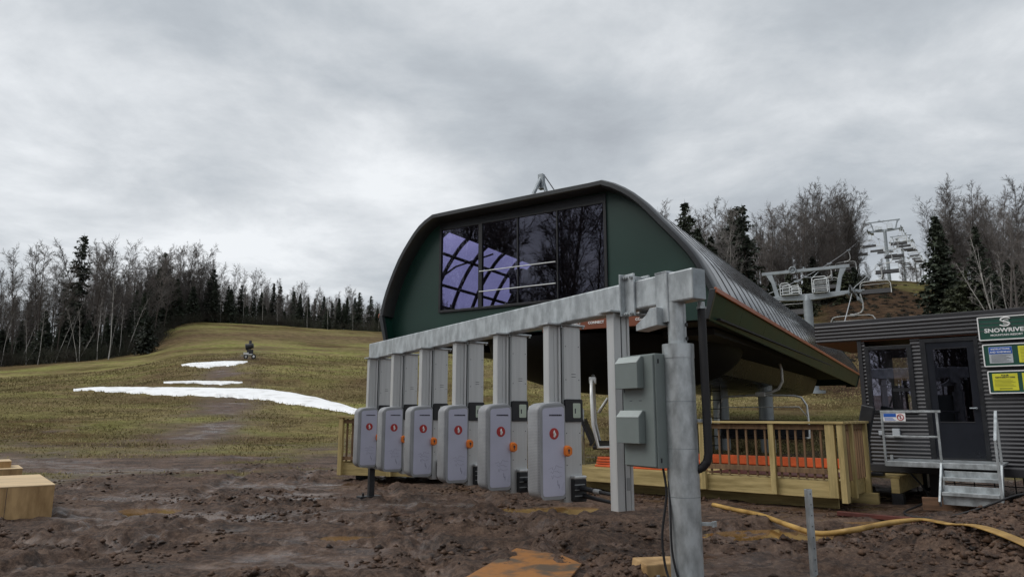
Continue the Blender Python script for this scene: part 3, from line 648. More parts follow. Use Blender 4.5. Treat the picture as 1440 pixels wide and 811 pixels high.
# facades with window opening
def top_z(x):
    for a, b in zip(PS, PS[1:]):
        if a[0] <= x <= b[0]: return a[1] + (b[1] - a[1]) * (x - a[0]) / max(1e-6, b[0] - a[0])
    return PS[0][1] if x < 0 else PS[-1][1]
def facade(s, hole, name, zoff=0.):
    m = M(); xs = sorted(set([-4.38, -4.12, WX0, WX1, 4.1, 4.33] + [p[0] for p in PS if abs(p[0]) < 4.3]))
    def low(x): return 3.41 + (max(0, abs(x) - 4.12) / .27 * .60)
    for a, b in zip(xs, xs[1:]):
        if b - a < 1e-4: continue
        for z0a, z0b, z1a, z1b in (([(low(a), low(b), WZ0, WZ0), (WZ1, WZ1, top_z(a) - .05, top_z(b) - .05)]) if hole and a >= WX0 - 1e-4 and b <= WX1 + 1e-4 else [(low(a), low(b), top_z(a) - .05, top_z(b) - .05)]):
            vs = [(x, y, z + zoff) for y in (s, s + .05) for x, z in ((a, z0a), (b, z0b), (b, z1b), (a, z1a))]
            m.add(vs, [(0, 1, 2, 3), (7, 6, 5, 4), (0, 4, 5, 1), (3, 2, 6, 7)])
    return m.build(name, GREEN, st)
facade(.36, True, 'front_facade'); facade(SL - .35, False, 'rear_facade', drop(SL))
for xx in (-3.4, 3.0):
    pass
wn = M()
for x0, x1, z0, z1 in ((WX0 - .02, WX0 + .045, WZ0 - .02, WZ1 + .02), (WX1 - .045, WX1 + .02, WZ0 - .02, WZ1 + .02), (WX0, WX1, WZ0 - .03, WZ0 + .03), (WX0, WX1, WZ1 - .03, WZ1 + .03), (-1.51, -1.40, WZ0, WZ1), (-.385, -.355, WZ0, WZ1), (.69, .72, WZ0, WZ1)):
    wn.box(x0, x1, .315 if x1 - x0 < 1 else .318, .40, z0, z1)
win = wn.build('window', BLACK, st, bevel=.004)
for x0, x1, tilt in ((WX0 + .05, -1.52, .0), (-1.395, -.39, 0.008), (-.35, .685, .0), (.725, WX1 - .05, .02)):
    m = M(); m.box(x0, x1, .35, .356, WZ0 + .03, WZ1 - .03); m.build('pane', GLASSV, win)
for z in (4.985, 4.478):
    m = M(); m.cyl((-1.46, .29, z), (.67, .29, z), .013, 8)
    for x in (-1.44, .64): m.cyl((x, .29, z), (x, .32, z), .01, 6)
    m.build('guard_rail', TOWERL, win)
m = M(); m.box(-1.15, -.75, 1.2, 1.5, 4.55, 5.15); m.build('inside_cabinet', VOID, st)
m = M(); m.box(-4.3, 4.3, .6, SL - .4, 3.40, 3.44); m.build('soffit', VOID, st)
# skirts and orange trim
for sg_, nm in ((1, 1), (-1, -1)):
    ex, ez = (4.374, 3.95) if sg_ > 0 else (-4.408, 4.084); bx = 4.20 * sg_
    m = M(); nseg = 11
    for k in range(nseg):
        a = .02 + (SL - .02) * k / nseg; b = .02 + (SL - .02) * (k + 1) / nseg - .008
        v = []
        for s in (a, b):
            for x, z in ((ex, ez), (bx, 3.37), (bx - .05 * sg_, 3.37), (ex - .06 * sg_, ez)): v.append((x, s, z + drop(s)))
        m.add(v, [(0, 1, 5, 4), (1, 2, 6, 5), (2, 3, 7, 6), (3, 0, 4, 7), (0, 3, 2, 1), (4, 5, 6, 7)])
    m.build('skirt_panel', GREENG, st)
    m = M(); m.beam((ex + .02 * sg_, -.02, ez - .02), (ex + .02 * sg_, SL + .05, ez - .02 + drop(SL)), .05, .10); m.build('orange_trim', STRIPE, st, bevel=.01)
    m = M(); v = [(x, s, z + drop(s)) for s in (-.03, .08) for x, z in ((ex + .03 * sg_, ez), (bx + .03 * sg_, 3.36), (bx - .06 * sg_, 3.36), (ex - .09 * sg_, ez))]
    m.add(v, [(0, 1, 5, 4), (1, 2, 6, 5), (2, 3, 7, 6), (3, 0, 4, 7), (0, 3, 2, 1), (4, 5, 6, 7)]); m.build('skirt_end', HOODM, st, bevel=.008)
    m = M(); v = [(x, s, z + drop(s)) for s in (SL - .05, SL + .06) for x, z in ((ex + .03 * sg_, ez), (bx + .03 * sg_, 3.33), (bx - .5 * sg_, 3.33), (ex - .5 * sg_, ez))]
    m.add(v, [(0, 1, 5, 4), (1, 2, 6, 5), (2, 3, 7, 6), (3, 0, 4, 7), (0, 3, 2, 1), (4, 5, 6, 7)]); m.build('skirt_end', BLACK, st)
# banner with writing
m = M(); m.box(.31, 3.15, .30, .35, 3.37, 3.97); bn = m.build('banner', BANNER, st, bevel=.004)
for x in (.55, 1.10, 1.66, 2.22, 2.77):
    text('CONNECT', .078, WHITE, bn, Matrix.Translation((x, .297, 3.505)) @ FACE_Y, bold=.003)
    m = M(); m.box(x - .28, x - .02, .292, .299, 3.60, 3.86); m.build('white_square', WHITE, bn)
    m = M(); m.box(x - .24, x - .14, .289, .293, 3.72, 3.735); m.box(x - .155, x - .14, .289, .293, 3.72, 3.78); m.build('square_mark', INK, bn)
# underbody
def ell(m, c_, r_, z1, nu=36, nv=10):
    rings = []
    for j in range(nv + 1):
        ph = math.pi / 2 * (j / nv); rr_ = math.cos(ph); rings.append([(c_[0] + r_[0] * rr_ * math.cos(2 * math.pi * k / nu), c_[1] + r_[1] * rr_ * math.sin(2 * math.pi * k / nu), c_[2] - r_[2] * math.sin(ph)) for k in range(nu)])
    m.loft(rings)
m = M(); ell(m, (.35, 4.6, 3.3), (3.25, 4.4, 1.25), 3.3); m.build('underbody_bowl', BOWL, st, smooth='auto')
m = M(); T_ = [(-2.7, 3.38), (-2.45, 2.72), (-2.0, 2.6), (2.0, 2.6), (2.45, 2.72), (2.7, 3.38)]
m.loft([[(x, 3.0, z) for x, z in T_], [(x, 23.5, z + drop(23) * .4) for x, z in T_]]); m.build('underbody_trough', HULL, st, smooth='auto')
m = M(); m.box(2.75, 3.9, 1.5, 24, 3.22, 3.36); m.box(-3.9, -2.75, 1.5, 24, 3.22, 3.36); m.build('chair_track', VOID, st)
for t_, s_, r_ in ((2.12, 14.46, .27), (.4, 14.5, .30)):
    x, y, _ = sp3(t_, s_); b = tz(x, y); m = M(); m.cyl((t_, s_, b - .3), (t_, s_, 3.3), r_, 24); m.build('support_column', TOWER, st, smooth='auto')
# tripod mast on the roof
ap = (-1.70, 3.9, 8.56)
m = M()
for dx, dy in ((-.95, -.3), (-.25, -1.2), (.15, 1.2)): m.cyl((ap[0] + dx, ap[1] + dy, 6.45), ap, .055, 8)
m.cyl((ap[0] + .05, ap[1], ap[2] - .25), (ap[0] + .85, ap[1] - .2, 6.45), .045, 8)
m.box(ap[0] - .08, ap[0] + .08, ap[1] - .08, ap[1] + .08, ap[2] - .40, ap[2] + .06)
mast = m.build('roof_mast', GALVD, st)
m = M(); m.tube([(ap[0] + .12, ap[1], ap[2] - .02), (ap[0] + .6, ap[1] + .1, 7.75), (ap[0] + 1.5, ap[1] + .3, 6.6)], .018, 6); m.cyl((ap[0] + .3, ap[1] + .05, 8.05), (ap[0] + .62, ap[1] + .1, 7.72), .06, 8); m.build('mast_stay', ROPE, mast)
# ladder under the terminal
x, y, _ = sp3(1.55, 9.4); b = tz(x, y)
t = thing('ladder', 'dark metal ladder standing under the lift terminal beside the chair', 'ladder', (x, y, b), -AZ)
for xx in (-.2, .2):
    m = M(); m.beam((xx, 0, 0), (xx * .8, .35, 2.5), .05, .03); m.build('rail', BLACK, t)
for k in range(8):
    m = M(); z = .25 + .29 * k; m.cyl((-.19, .14 * z, z), (.19, .14 * z, z), .016, 6); m.build('rung', BLACK, t)

# ------------------------------------------------------------------ chairs, towers, rope
def make_chair():
    t = thing('lift_chair', '', 'lift chair', (0, 0, 0), -AZ, 'chairs on the lift line')
    W = 1.42
    m = M(); m.box(-W, W, -.30, .22, .0, .09); m.build('seat', SEATM, t, bevel=.03)
    m = M(); m.beam((-W, .26, .10), (W, .26, .10), .05, .05); 
    v = [(-W, .20, .12), (W, .20, .12), (W, .42, .62), (-W, .42, .62), (-W, .26, .10), (W, .26, .10), (W, .48, .60), (-W, .48, .60)]
    m.add(v, [(0, 1, 2, 3), (5, 4, 7, 6), (0, 4, 5, 1), (3, 2, 6, 7), (0, 3, 7, 4), (1, 5, 6, 2)]); m.build('backrest', SEATM, t)
    m = M(); m.tube([(-W - .04, -.25, .05), (-W - .06, .1, .05), (-W - .06, .2, .5), (-W - .03, .22, 1.1), (-W + .12, .22, 1.36), (-W + .35, .22, 1.42), (0, .22, 1.46), (W - .35, .22, 1.42), (W - .12, .22, 1.36), (W + .03, .22, 1.1), (W + .06, .2, .5), (W + .06, .1, .05), (W + .04, -.25, .05)], .036, 8); bl = m.build('bail', BAIL, t, smooth=True)
    m = M(); m.tube([(-W - .02, .1, .75), (-W + .15, -.1, 1.05), (W - .15, -.1, 1.05), (W + .02, .1, .75)], .018, 6); m.build('restraint_bar', BAIL, bl, smooth=True)
    m = M(); m.box(-.16, .16, .14, .30, 1.40, 1.56); m.build('hanger_block', BAIL, t, bevel=.02)
    m = M(); m.tube([(.1, .22, 1.52), (.35, .22, 1.55), (.6, .22, 1.66), (.74, .2, 1.9), (.74, .18, 2.3), (.66, .12, 2.75), (.58, .06, 3.1)], .05, 8); m.build('hanger', BAIL, t, smooth=True)
    m = M(); m.box(.42, .76, -.18, .30, 3.05, 3.22); m.cyl((.35, -.05, 3.2), (.95, -.05, 3.2), .05, 8); m.cyl((.52, .2, 3.2), (.52, .2, 3.3), .12, 10); m.build('grip', GALVD, t)
    return t
def make_tower():
    t = thing('lift_tower', '', 'lift tower', (0, 0, 0), -AZ, 'towers of the chairlift')
    m = M(); m.cyl((0, 0, -16), (0, 0, -.35), .36, 24, r1=.31); m.cyl((0, 0, -.4), (0, 0, .05), .31, 24, r1=.22); m.build('pole', TOWER, t, smooth='auto')
    m = M(); v = []
    for x, z0, z1 in ((-2.95, -.12, .12), (-1.2, -.30, .12), (0, -.36, .12), (1.2, -.30, .12), (2.95, -.12, .12)):
        v.append([(x, -.2, z0), (x, .2, z0), (x, .2, z1), (x, -.2, z1)])
    m.loft(v); m.build('crossarm', TOWER, t, bevel=.02)
    m = M(); m.box(-3.05, 2.95, -.12, .12, 1.78, 2.0)
    for s_ in (-1, 1): m.loft([[(s_ * 2.05 + d, -y, .1) for d, y in ((-.14, .1), (.14, .1), (.14, -.1), (-.14, -.1))], [(s_ * 2.28 + d, -y, 1.15) for d, y in ((-.13, .1), (.13, .1), (.13, -.1), (-.13, -.1))], [(s_ * 2.55 + d, -y, 1.80) for d, y in ((-.22, .1), (.22, .1), (.22, -.1), (-.22, -.1))]])
    fr = m.build('lifting_frame', TOWER, t, bevel=.015)
    m = M(); ring = [(-.85 + .24 * math.cos(a), -.16, 1.98 + .24 * math.sin(a)) for a in [2 * math.pi * k / 18 for k in range(18)]]; m.tube(ring, .035, 6, closed=True)
    for k in range(4): a = math.pi * k / 4; m.cyl((-.85 + .24 * math.cos(a), -.16, 1.98 + .24 * math.sin(a)), (-.85 - .24 * math.cos(a), -.16, 1.98 - .24 * math.sin(a)), .02, 5)
    m.build('lifting_wheel', GALVD, fr)
    for x0, x1, h in ((-1.75, -1.1, 1.0), (-1.1, -.45, .75), (.45, 1.45, 1.25)):
        m = M()
        for y in (-.45, .45):
            m.tube([(x0, y, .12), (x0, y, h - .12), (x0 + .12, y, h), (x1 - .12, y, h), (x1, y, h - .12), (x1, y, .12)], .03, 6)
            for q_ in (.3, .55, .78): m.cyl((x0, y, h * q_ + .05), (x1, y, h * q_ + .05), .022, 6)
        m.box(x0, x1, -.5, .5, .12, .15); m.build('catwalk_rail', TOWERL, t)
    for s_ in (-1, 1):
        m = M(); x = s_ * 3.05; m.box(x - .10, x + .10, -1.9, 1.9, -.16, .05); m.box(x - .3, x + .3, -.3, .3, -.05, .14); m.box(x - .34 * s_ - .1, x - .34 * s_ + .1, -1.4, 1.4, -.3, -.22)
        sh = m.build('sheave_train', GALVD, t)
        for k in range(6):
            y = -1.75 + .7 * k; m = M(); m.cyl((x - .05, y, .02), (x + .05, y, .02), .23, 14); m.build('sheave', BLACK, sh, smooth='auto')
        m = M(); m.box(x + .35 * s_ - .08, x + .35 * s_ + .08, -1.0, 1.0, -.75, -.5) if s_ > 0 else m.box(x + .5, x + 1.0, -.8, .8, -.62, -.34); m.build('catch_plate', TOWER, sh, bevel=.02)
    m = M(); m.cyl((-.1, 0, 2.0), (-.1, 0, 2.16), .05, 8); m.tube([(-.4, 0, 1.8), (0, -.1, 1.35), (.5, -.1, 1.3), (.9, 0, 1.7)], .03, 6); m.build('cable_loop', GALVD, t)
    return t
TS = [(40.3, 10.05), (146, 39.2), (231, 54.9), (378, 78.6), (498, 97.3), (616, 116.2)]
tw = make_tower()
TL = ['nearest galvanised lift tower, rising right behind the terminal roof end', 'lift tower standing tall against the sky just past the grassy crest', 'lift tower next up the line behind the tall crest tower', 'small lift tower fourth up the line, low against the sky', 'tiny lift tower fifth up the line, among distant chairs', 'tiny lift tower at the very end of the line of chairs']
for i, (s_, z_) in enumerate(TS):
    o = tw if i == 0 else dup(tw, (0, 0, 0)); o.location = sp3(0, s_, z_); o['label'] = TL[i]
# lower side arm of the near tower
m = M(); m.box(-1.55, -.3, -.14, .14, -2.05, -1.75); m.cyl((-1.7, 0, -1.8), (-1.55, 0, -1.95), .12, 8); m.loft([[(-1.0, -.1, -2.05), (-.6, -.1, -2.05), (-.6, .1, -2.05), (-1.0, .1, -2.05)], [(-1.25, -.1, -3.0), (-.85, -.1, -3.0), (-.85, .1, -3.0), (-1.25, .1, -3.0)]])
m.box(-.42, -.36, -.25, .25, -2.15, -1.65); m.build('side_arm', TOWER, tw, bevel=.01)
b = tz(*sp3(0, TS[0][0])[:2]); m = M(); m.cyl((0, 0, b - .1 - TS[0][1]), (0, 0, b + .12 - TS[0][1]), .75, 24); m.build('footing', TOWER, tw, smooth='auto')
def rope_z(s, side):
    P = [(0, 3.75), (25.6, 3.75 - .2)] + TS
    for (a, za), (b_, zb) in zip(P, P[1:]):
        if a <= s <= b_:
            u = (s - a) / (b_ - a); return za + (zb - za) * u - 4 * u * (1 - u) * (b_ - a) * .010 + .26
    return P[-1][1]
rp = thing('haul_rope', 'steel haul rope running from the terminal over the lift towers uphill', 'lift cable', sp3(0, 0), -AZ)
for sg_ in (-1, 1):
    m = M(); m.tube([(3.05 * sg_, s_, rope_z(s_, sg_)) for s_ in list(np.arange(8, 60, 2.0)) + list(np.arange(60, 616, 4.0))], .028, 6); m.build('rope_strand', ROPEL, rp)
ch = make_chair(); first = True
def place(t_, s_, z_, label, rot=0):
    global first
    o = ch if first else dup(ch, (0, 0, 0)); first = False
    o.location = sp3(t_, s_, z_); o.rotation_euler = (0, 0, -AZ + rot); o['label'] = label; return o
place(2.62, 11.2, .72, 'lift chair with black seat hanging under the terminal behind the deck railing')
place(1.37, 1.2, .80, 'lift chair seen edge on behind the bare hanging post', R(114))
o = place(2.72, 41.6, rope_z(40.4, 1) - 3.2, 'pale framed lift chair hanging above the dark hut roof beside the near tower')
NEAR = {69: 'empty lift chair hanging in front of the grassy crest', }
k = 0
s_ = 69.0
while s_ < 600:
    lab = NEAR.get(int(s_), 'distant lift chair hanging on the line up the hill'); place(2.5, s_, rope_z(s_, 1) - 3.2, lab); s_ += 24
s_ = 55.0
while s_ < 600:
    place(-3.6, s_, rope_z(s_, -1) - 3.2, 'lift chair hanging before the bare trees by the near tower' if s_ < 60 else 'distant lift chair hanging on the line up the hill'); s_ += 24

# ------------------------------------------------------------------ loading deck (local x = along the front to the right, y = back)
DR = math.atan2(-.638, .77); D0 = (5.27, 11.57)
def dp(x, y, z=0, o=D0): return (o[0] + x * .77 + y * .638, o[1] - x * .638 + y * .77, z)
ZD = .46
dk = thing('loading_deck', 'new yellowish lumber deck with baluster railing in front of the lift terminal', 'deck', dp(0, 0), DR)
m = M(); y = 0.0; k = 0
while y < 4.7:
    m.box(-5.3, -.01 if y < 1.45 else .55, y, y + .138, ZD - .038, ZD + rnd.uniform(-.001, .002)); y += .144
m.build('deck_boards', DECKW, dk, bevel=.003)
m = M(); m.box(-5.3, .0, -.04, -.002, ZD - .275, ZD - .012); m.build('front_fascia', DECKW, dk, bevel=.003)
m = M(); m.box(.002, .04, -.04, 1.5, ZD - .275, ZD - .012); m.build('side_fascia', DECKW, dk, bevel=.003)
m = M(); m.box(-5.2, -.15, .35, .44, ZD - .52, ZD - .28); m.build('skid_beam', DECKW, dk, bevel=.004)
m = M(); m.box(-5.2, .25, 1.3, 1.39, ZD - .52, ZD - .28); m.build('skid_beam', DECKW, dk, bevel=.004)
m = M(); m.box(.42, .55, 1.5, 4.6, ZD - .28, ZD - .04); m.build('side_fascia', DECKW, dk, bevel=.004)
for x, y in ((.5, 1.6), (.5, 4.4), (-2.6, .6), (-5, .6), (-.2, 2.6)):
    m = M(); m.box(x - .09, x + .09, y - .09, y + .09, -.1, ZD - .29); m.build('deck_leg', BLACK, dk, bevel=.004)
m = M(); m.box(.551, .62, 3.6, 4.68, .12, ZD - .02); m.build('black_end_panel', BLACK, dk, bevel=.004)
RH = 1.40
# front railing: posts, cap, rails and balusters
for x in (-2.28, -1.02, -.0):
    w = .045 if x < -.1 else .07
    m = M(); m.box(x - w - (.07 if x > -.1 else 0), x + w - (.07 if x > -.1 else 0), -.13, -.042, ZD - .26, RH - .04); m.build('rail_post', DECKV, dk, bevel=.004)
m = M(); m.box(.043, .13, -.13, .05, ZD - .33, RH - .04); m.build('rail_post', DECKV, dk, bevel=.004)
m = M(); m.box(.043, .13, .45, .54, ZD - .30, RH - .04); m.build('rail_post', DECKV, dk, bevel=.004)
m = M(); m.box(.043, .13, 1.36, 1.46, ZD - .50, RH - .04); m.build('rail_post', DECKV, dk, bevel=.004)
m = M(); m.box(-2.36, .16, -.15, -.01, RH - .04, RH); m.build('rail_cap', DECKW, dk, bevel=.005)
m = M(); m.box(.02, .16, -.008, 1.50, RH - .04, RH - .002); m.build('rail_cap', DECKW, dk, bevel=.005)
for z in (RH - .135, ZD + .10):
    m = M(); m.box(-2.23, -.16, -.075, -.04, z, z + .085); m.build('lower_rail', BALU, dk, bevel=.003)
m = M(); m.box(.045, .08, .05, 1.36, RH - .135, RH - .05); m.build('lower_rail', BALU, dk, bevel=.003)
for a, b, n_ in ((-2.23, -1.07, 7), (-.97, -.17, 6)):
    for k in range(n_):
        x = a + (b - a) * (k + .5) / n_; m = M(); m.box(x - .016, x + .016, -.045, -.012, ZD + .01, RH - .06); m.build('baluster', BALU, dk, bevel=.003)
for k in range(9):
    y = .12 + k * .145
    m = M(); m.box(.05, .085, y - .02, y + .02, ZD - .02, RH - .05); m.build('baluster', BALU, dk, bevel=.003)
# left part of the platform with its own railing
A = Vector((.9, 14.9, 0)); B = Vector((-3.92, 16.35, 0)); ln = (B - A).length; rr_ = math.atan2((A - B).y, (A - B).x)
rk = thing('wooden_walkway', 'lumber walkway with railing behind the ticket gates, ending beside the last gate', 'walkway', (B.x, B.y, 0), rr_)
m = M(); y = 0
while y < 2.2: m.box(0, ln, y, y + .138, .44, .478); y += .144
m.build('deck_boards', DECKW, rk, bevel=.003)
m = M(); m.box(0, ln, -.04, -.002, .17, .44); m.build('front_fascia', DECKW, rk, bevel=.003)
m = M(); m.box(-.04, -.002, -.04, 2.2, .17, .44); m.build('side_fascia', DECKW, rk, bevel=.003)
for k in range(5):
    x = .05 + (ln - .1) * k / 4; m = M(); m.box(x - .05, x + .05, -.13, -.042, .17, 1.44); m.build('rail_post', DECKV, rk, bevel=.004)
m = M(); m.box(-.05, ln, -.15, -.01, 1.44, 1.48); m.build('rail_cap', DECKW, rk, bevel=.005)
m = M(); m.box(.1, ln, -.08, -.045, .50, .58); m.box(.1, ln, -.08, -.045, 1.32, 1.40); m.build('lower_rail', BALU, rk)
for k in range(36):
    x = .17 + (ln - .3) * k / 35; m = M(); m.box(x - .018, x + .018, -.045, -.012, .48, 1.42); m.build('baluster', BALU, rk)
for x in (.4, ln / 2, ln - .4):
    m = M(); m.box(x - .1, x + .1, .2, .4, -.1, .44); m.build('deck_leg', BLACK, rk)
t = thing('handrail', 'grey metal tube handrail standing on the walkway behind the ticket gates', 'handrail', (.35, 15.5, .478), rr_)
m = M(); m.tube([(0, 0, 0), (0, 0, 1.12), (.05, 0, 1.2), (.12, 0, 1.24), (1.1, 0, 1.24), (1.18, 0, 1.2), (1.22, 0, 1.12), (1.22, 0, 0)], .025, 8); m.cyl((0, 0, .6), (1.22, 0, .6), .018, 8); m.build('tube', GALV, t, smooth=True)
# things on the deck
t = thing('fence_board_pile', 'orange red fence boards piled flat on the deck behind the cabinet', 'board pile', dp(-4.75, .22, ZD + .003), DR)
for k in range(4):
    m = M(); dx = rnd.uniform(-.05, .05); m.box(dx, 2.3 + dx, rnd.uniform(-.02, .02), .34, .052 * k, .052 * k + .042); m.build('board', ORB, t, bevel=.008)
t = thing('fence_board', 'long orange fence board standing on edge at the back of the deck', 'board', dp(-4.0, 2.6, ZD + .003), DR)
m = M(); m.box(0, 4.15, -.02, .02, .02, .20); m.build('panel', ORB, t, bevel=.006)
m = M(); m.box(.1, 4.05, .022, .10, 0, .035); m.build('foot_rail', ORB, t, bevel=.004)
m = M(); m.loft([[(-2.35, .28, 0), (-.12, .30, 0), (-.10, 1.55, 0), (-2.2, 1.6, 0)], [(-2.35, .28, .02), (-.12, .30, .03), (-.10, 1.55, .02), (-2.2, 1.6, .025)]])
o = m.build('rubber_mat', TARP, None, bevel=.006); o.location = dp(0, 0, ZD + .003); o.rotation_euler = (0, 0, DR); tag(o, 'maroon rubber mat lying flat on the deck behind the balusters', 'mat')
t = thing('black_panel', 'black panel leaning up behind the deck railing corner', 'panel', dp(-.13, 1.53, ZD + .002), DR)
m = M(); T_ = Matrix.Rotation(R(14), 4, 'Y'); m.box(-.11, .11, -.05, .06, 0, 1.24, T=T_); m.build('slab', BLACK, t, bevel=.02)
m = M(); m.box(-.2, .45, -.08, .1, 0, .05); m.build('base', BLACK, t, bevel=.01)

# ------------------------------------------------------------------ operator hut (local x = along the front to the right, y = back)
CR = math.atan2(-.638, .77); C0 = (7.473, 12.7)
def cpn(x, y, z=0): return dp(x, y, z, C0)
hut = thing('operator_hut', 'charcoal corrugated steel operator hut on black posts with flat overhanging roof', 'hut', cpn(0, 0), CR)
XL, XR, YB, ZB, ZT = -1.04, 3.3, 2.45, .62, 2.92
def corr(m, x0, x1, z0, z1, y, axis='x', pitch=.068, amp=.009):
    n = int((z1 - z0) / (pitch / 6)) + 1; o = len(m.v)
    for i in range(n + 1):
        z = z0 + (z1 - z0) * i / n; d = amp * max(-.75, min(.75, math.cos(2 * math.pi * z / pitch) * 1.25)) / .75
        if axis == 'x': m.v += [(x0, y - d, z), (x1, y - d, z)]
        else: m.v += [(y - d, x0, z), (y - d, x1, z)]
    for i in range(n): m.f.append([o + 2 * i, o + 2 * i + 1, o + 2 * i + 3, o + 2 * i + 2]); m.mi.append(0)
m = M()
for x0, x1, z0, z1 in ((XL, -.95, ZB, ZT), (-.95, -.18, ZB, 1.55), (-.18, -.02, ZB, ZT), (.86, XR, ZB, ZT)): corr(m, x0, x1, z0, z1, -.012)
corr(m, .0, YB, ZB, ZT, XL - .012, 'y'); m.build('front_wall', CORR, hut, smooth=True)
m = M(); m.box(XL + .004, -.955, .004, .06, ZB, ZT); m.box(-.955, -.175, .004, .06, ZB, 1.55); m.box(-.175, -.02, .004, .06, ZB, ZT); m.box(.86, XR, .004, .06, ZB, ZT)
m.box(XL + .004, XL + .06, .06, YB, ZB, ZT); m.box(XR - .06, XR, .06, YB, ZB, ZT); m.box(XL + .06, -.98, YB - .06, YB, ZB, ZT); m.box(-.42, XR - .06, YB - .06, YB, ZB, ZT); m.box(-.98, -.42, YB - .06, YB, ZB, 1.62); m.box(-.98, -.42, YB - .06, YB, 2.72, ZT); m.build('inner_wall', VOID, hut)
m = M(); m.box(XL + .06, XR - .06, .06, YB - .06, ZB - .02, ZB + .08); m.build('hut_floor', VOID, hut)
m = M(); m.box(XL - .03, XR, -.06, .1, ZB - .14, ZB - .001); m.box(XL - .03, XL + .1, .1, YB, ZB - .14, ZB - .001); m.build('base_frame', CTRIM, hut, bevel=.006)
m = M(); m.box(XL - .035, XL + .035, -.035, .0, ZB, ZT); m.box(XL - .035, XL - .028, -.0, .05, ZB, ZT); m.build('corner_trim', CTRIM, hut)
rf = M(); rf.box(-1.84, XR + .1, -.04, YB + .2, 3.24, 3.30); roof = rf.build('roof', CTRIM, hut, bevel=.008)
m = M(); corr(m, -1.82, XR + .06, 2.90, 3.24, -.055, pitch=.068, amp=.011); corr(m, -.04, YB + .15, 2.90, 3.24, -1.83, 'y'); m.build('fascia', CORR, roof, smooth=True)
m = M(); m.box(-1.81, XR + .05, -.02, YB + .15, 2.885, 2.905); m.build('eave_soffit', SOFF, roof)
m = M(); m.cyl((-1.35, 1.4, 2.78), (-1.35, 1.4, 2.885), .05, 10); m.build('soffit_lamp', BLACK, roof)
# window
w = M()
for b in ((-.955, -.885, 1.53, 2.78), (-.245, -.165, 1.53, 2.78), (-.885, -.245, 1.53, 1.60), (-.885, -.245, 2.71, 2.78)): w.box(b[0], b[1], -.045, .05, b[2], b[3])
wn = w.build('window', BLACK, hut, bevel=.004)
m = M(); m.box(-.53, -.245, -.03, .02, 1.93, 1.99); m.build('window_rail', BLACK, wn)
m = M(); m.box(-.885, -.245, .0, .006, 1.60, 2.71); m.build('pane', GLASSC, wn)
m = M(); m.box(-.9, -.4, .35, .55, 1.2, 2.05); m.box(-.5, -.35, .6, .7, 1.9, 2.15); m.build('inside_desk', CTRIM, hut)
# door
m = M(); m.box(-.025, .06, -.03, .05, .70, 2.86); m.box(.80, .865, -.03, .05, .70, 2.86); m.box(.06, .80, -.03, .05, 2.79, 2.86); m.box(.06, .80, -.03, .05, .70, .76); m.build('door_frame', BLACK, hut, bevel=.004)
m = M()
for b in ((.06, .17, .76, 2.79), (.69, .80, .76, 2.79), (.17, .69, .76, 1.38), (.17, .69, 2.68, 2.79)): m.box(b[0], b[1], -.012, .03, b[2], b[3])
door = m.build('door', DOORM, hut)
m = M(); m.box(.17, .69, .0, .006, 1.38, 2.68); m.build('door_pane', glass('dark door glass', (.05, .05, .06), .05, ior=1.5), door)
m = M(); m.box(.165, .695, -.02, -.012, 1.375, 1.39); m.box(.165, .695, -.02, -.012, 2.67, 2.68); m.build('glazing_bead', CTRIM, door)
m = M(); m.cyl((.735, -.012, 1.62), (.735, -.06, 1.62), .02, 10); m.cyl((.735, -.06, 1.62), (.64, -.06, 1.62), .012, 8); m.build('handle', GALVD, door)
m = M(); m.box(-.83, -.75, -.07, -.02, 1.14, 1.22); m.build('outlet_box', GREYS, hut, bevel=.004)
m = M(); m.box(-.60, -.48, -.075, -.02, 1.13, 1.26); m.build('outlet_box', GREYS, hut, bevel=.004)
for x, y in ((-.02, .25), (1.75, .25), (3.1, .25), (-.9, 2.2), (1.2, 2.2), (3.1, 2.2)):
    m = M(); m.box(x - .10, x + .10, y - .10, y + .10, -.2, ZB - .14); m.build('post', BLACK, hut, bevel=.005)
m = M()
for k in range(14):
    x = -.9 + .32 * k; m.cyl((x, 1.6, -.1), (x, 1.6, ZB - .14), .012, 6)
m.cyl((-.9, 1.6, .22), (3.2, 1.6, .18), .010, 6); m.build('underfloor_rod', BLACK, hut)
# sign boards hung on the hut
def board(name, label, x, z, w, h):
    t = thing(name, label, 'sign', cpn(x, -.065, z), CR)
    m = M(); o = rrect(0, w, 0, h, .02, 4); m.loft([[(a, y, b) for a, b in o] for y in (.03, .0)]); m.build('board', SIGNG, t)
    i = rrect(.018, w - .018, .018, h - .018, .012, 4); m = M(); n = len(o); vs = [(a, -.012, b) for a, b in o] + [(a, -.012, b) for a, b in i] + [(a, .004, b) for a, b in o] + [(a, .004, b) for a, b in i]
    m.add(vs, [(k, (k + 1) % n, n + (k + 1) % n, n + k) for k in range(n)] + [(k, 2 * n + k, 2 * n + (k + 1) % n, (k + 1) % n) for k in range(n)] + [(n + k, n + (k + 1) % n, 3 * n + (k + 1) % n, 3 * n + k) for k in range(n)])
    m.build('white_frame', WHITE, t); return t
def wr(t, s, size, mt, x, z, bold=0., align='CENTER', xs=1, y=-.003): return text(s, size, mt, t, Matrix.Translation((x, y, z)) @ FACE_Y, bold=bold, align=align, depth=.002, xs=xs)
t = board('sign_board', 'green sign with white lettering SNOWRIVER, uppermost of the three on the hut', .895, 2.765, 1.55, .41)
m = M(); C_ = (.40, .305)
pts = [(.075, .055), (.02, .075), (-.045, .06), (-.06, .03), (-.02, .005), (.04, -.01), (.06, -.04), (.02, -.07), (-.04, -.068), (-.08, -.05)]
m.tube([(C_[0] + a, -.004, C_[1] + b) for a, b in smooth_prof(pts, 3)], .0135, 6)
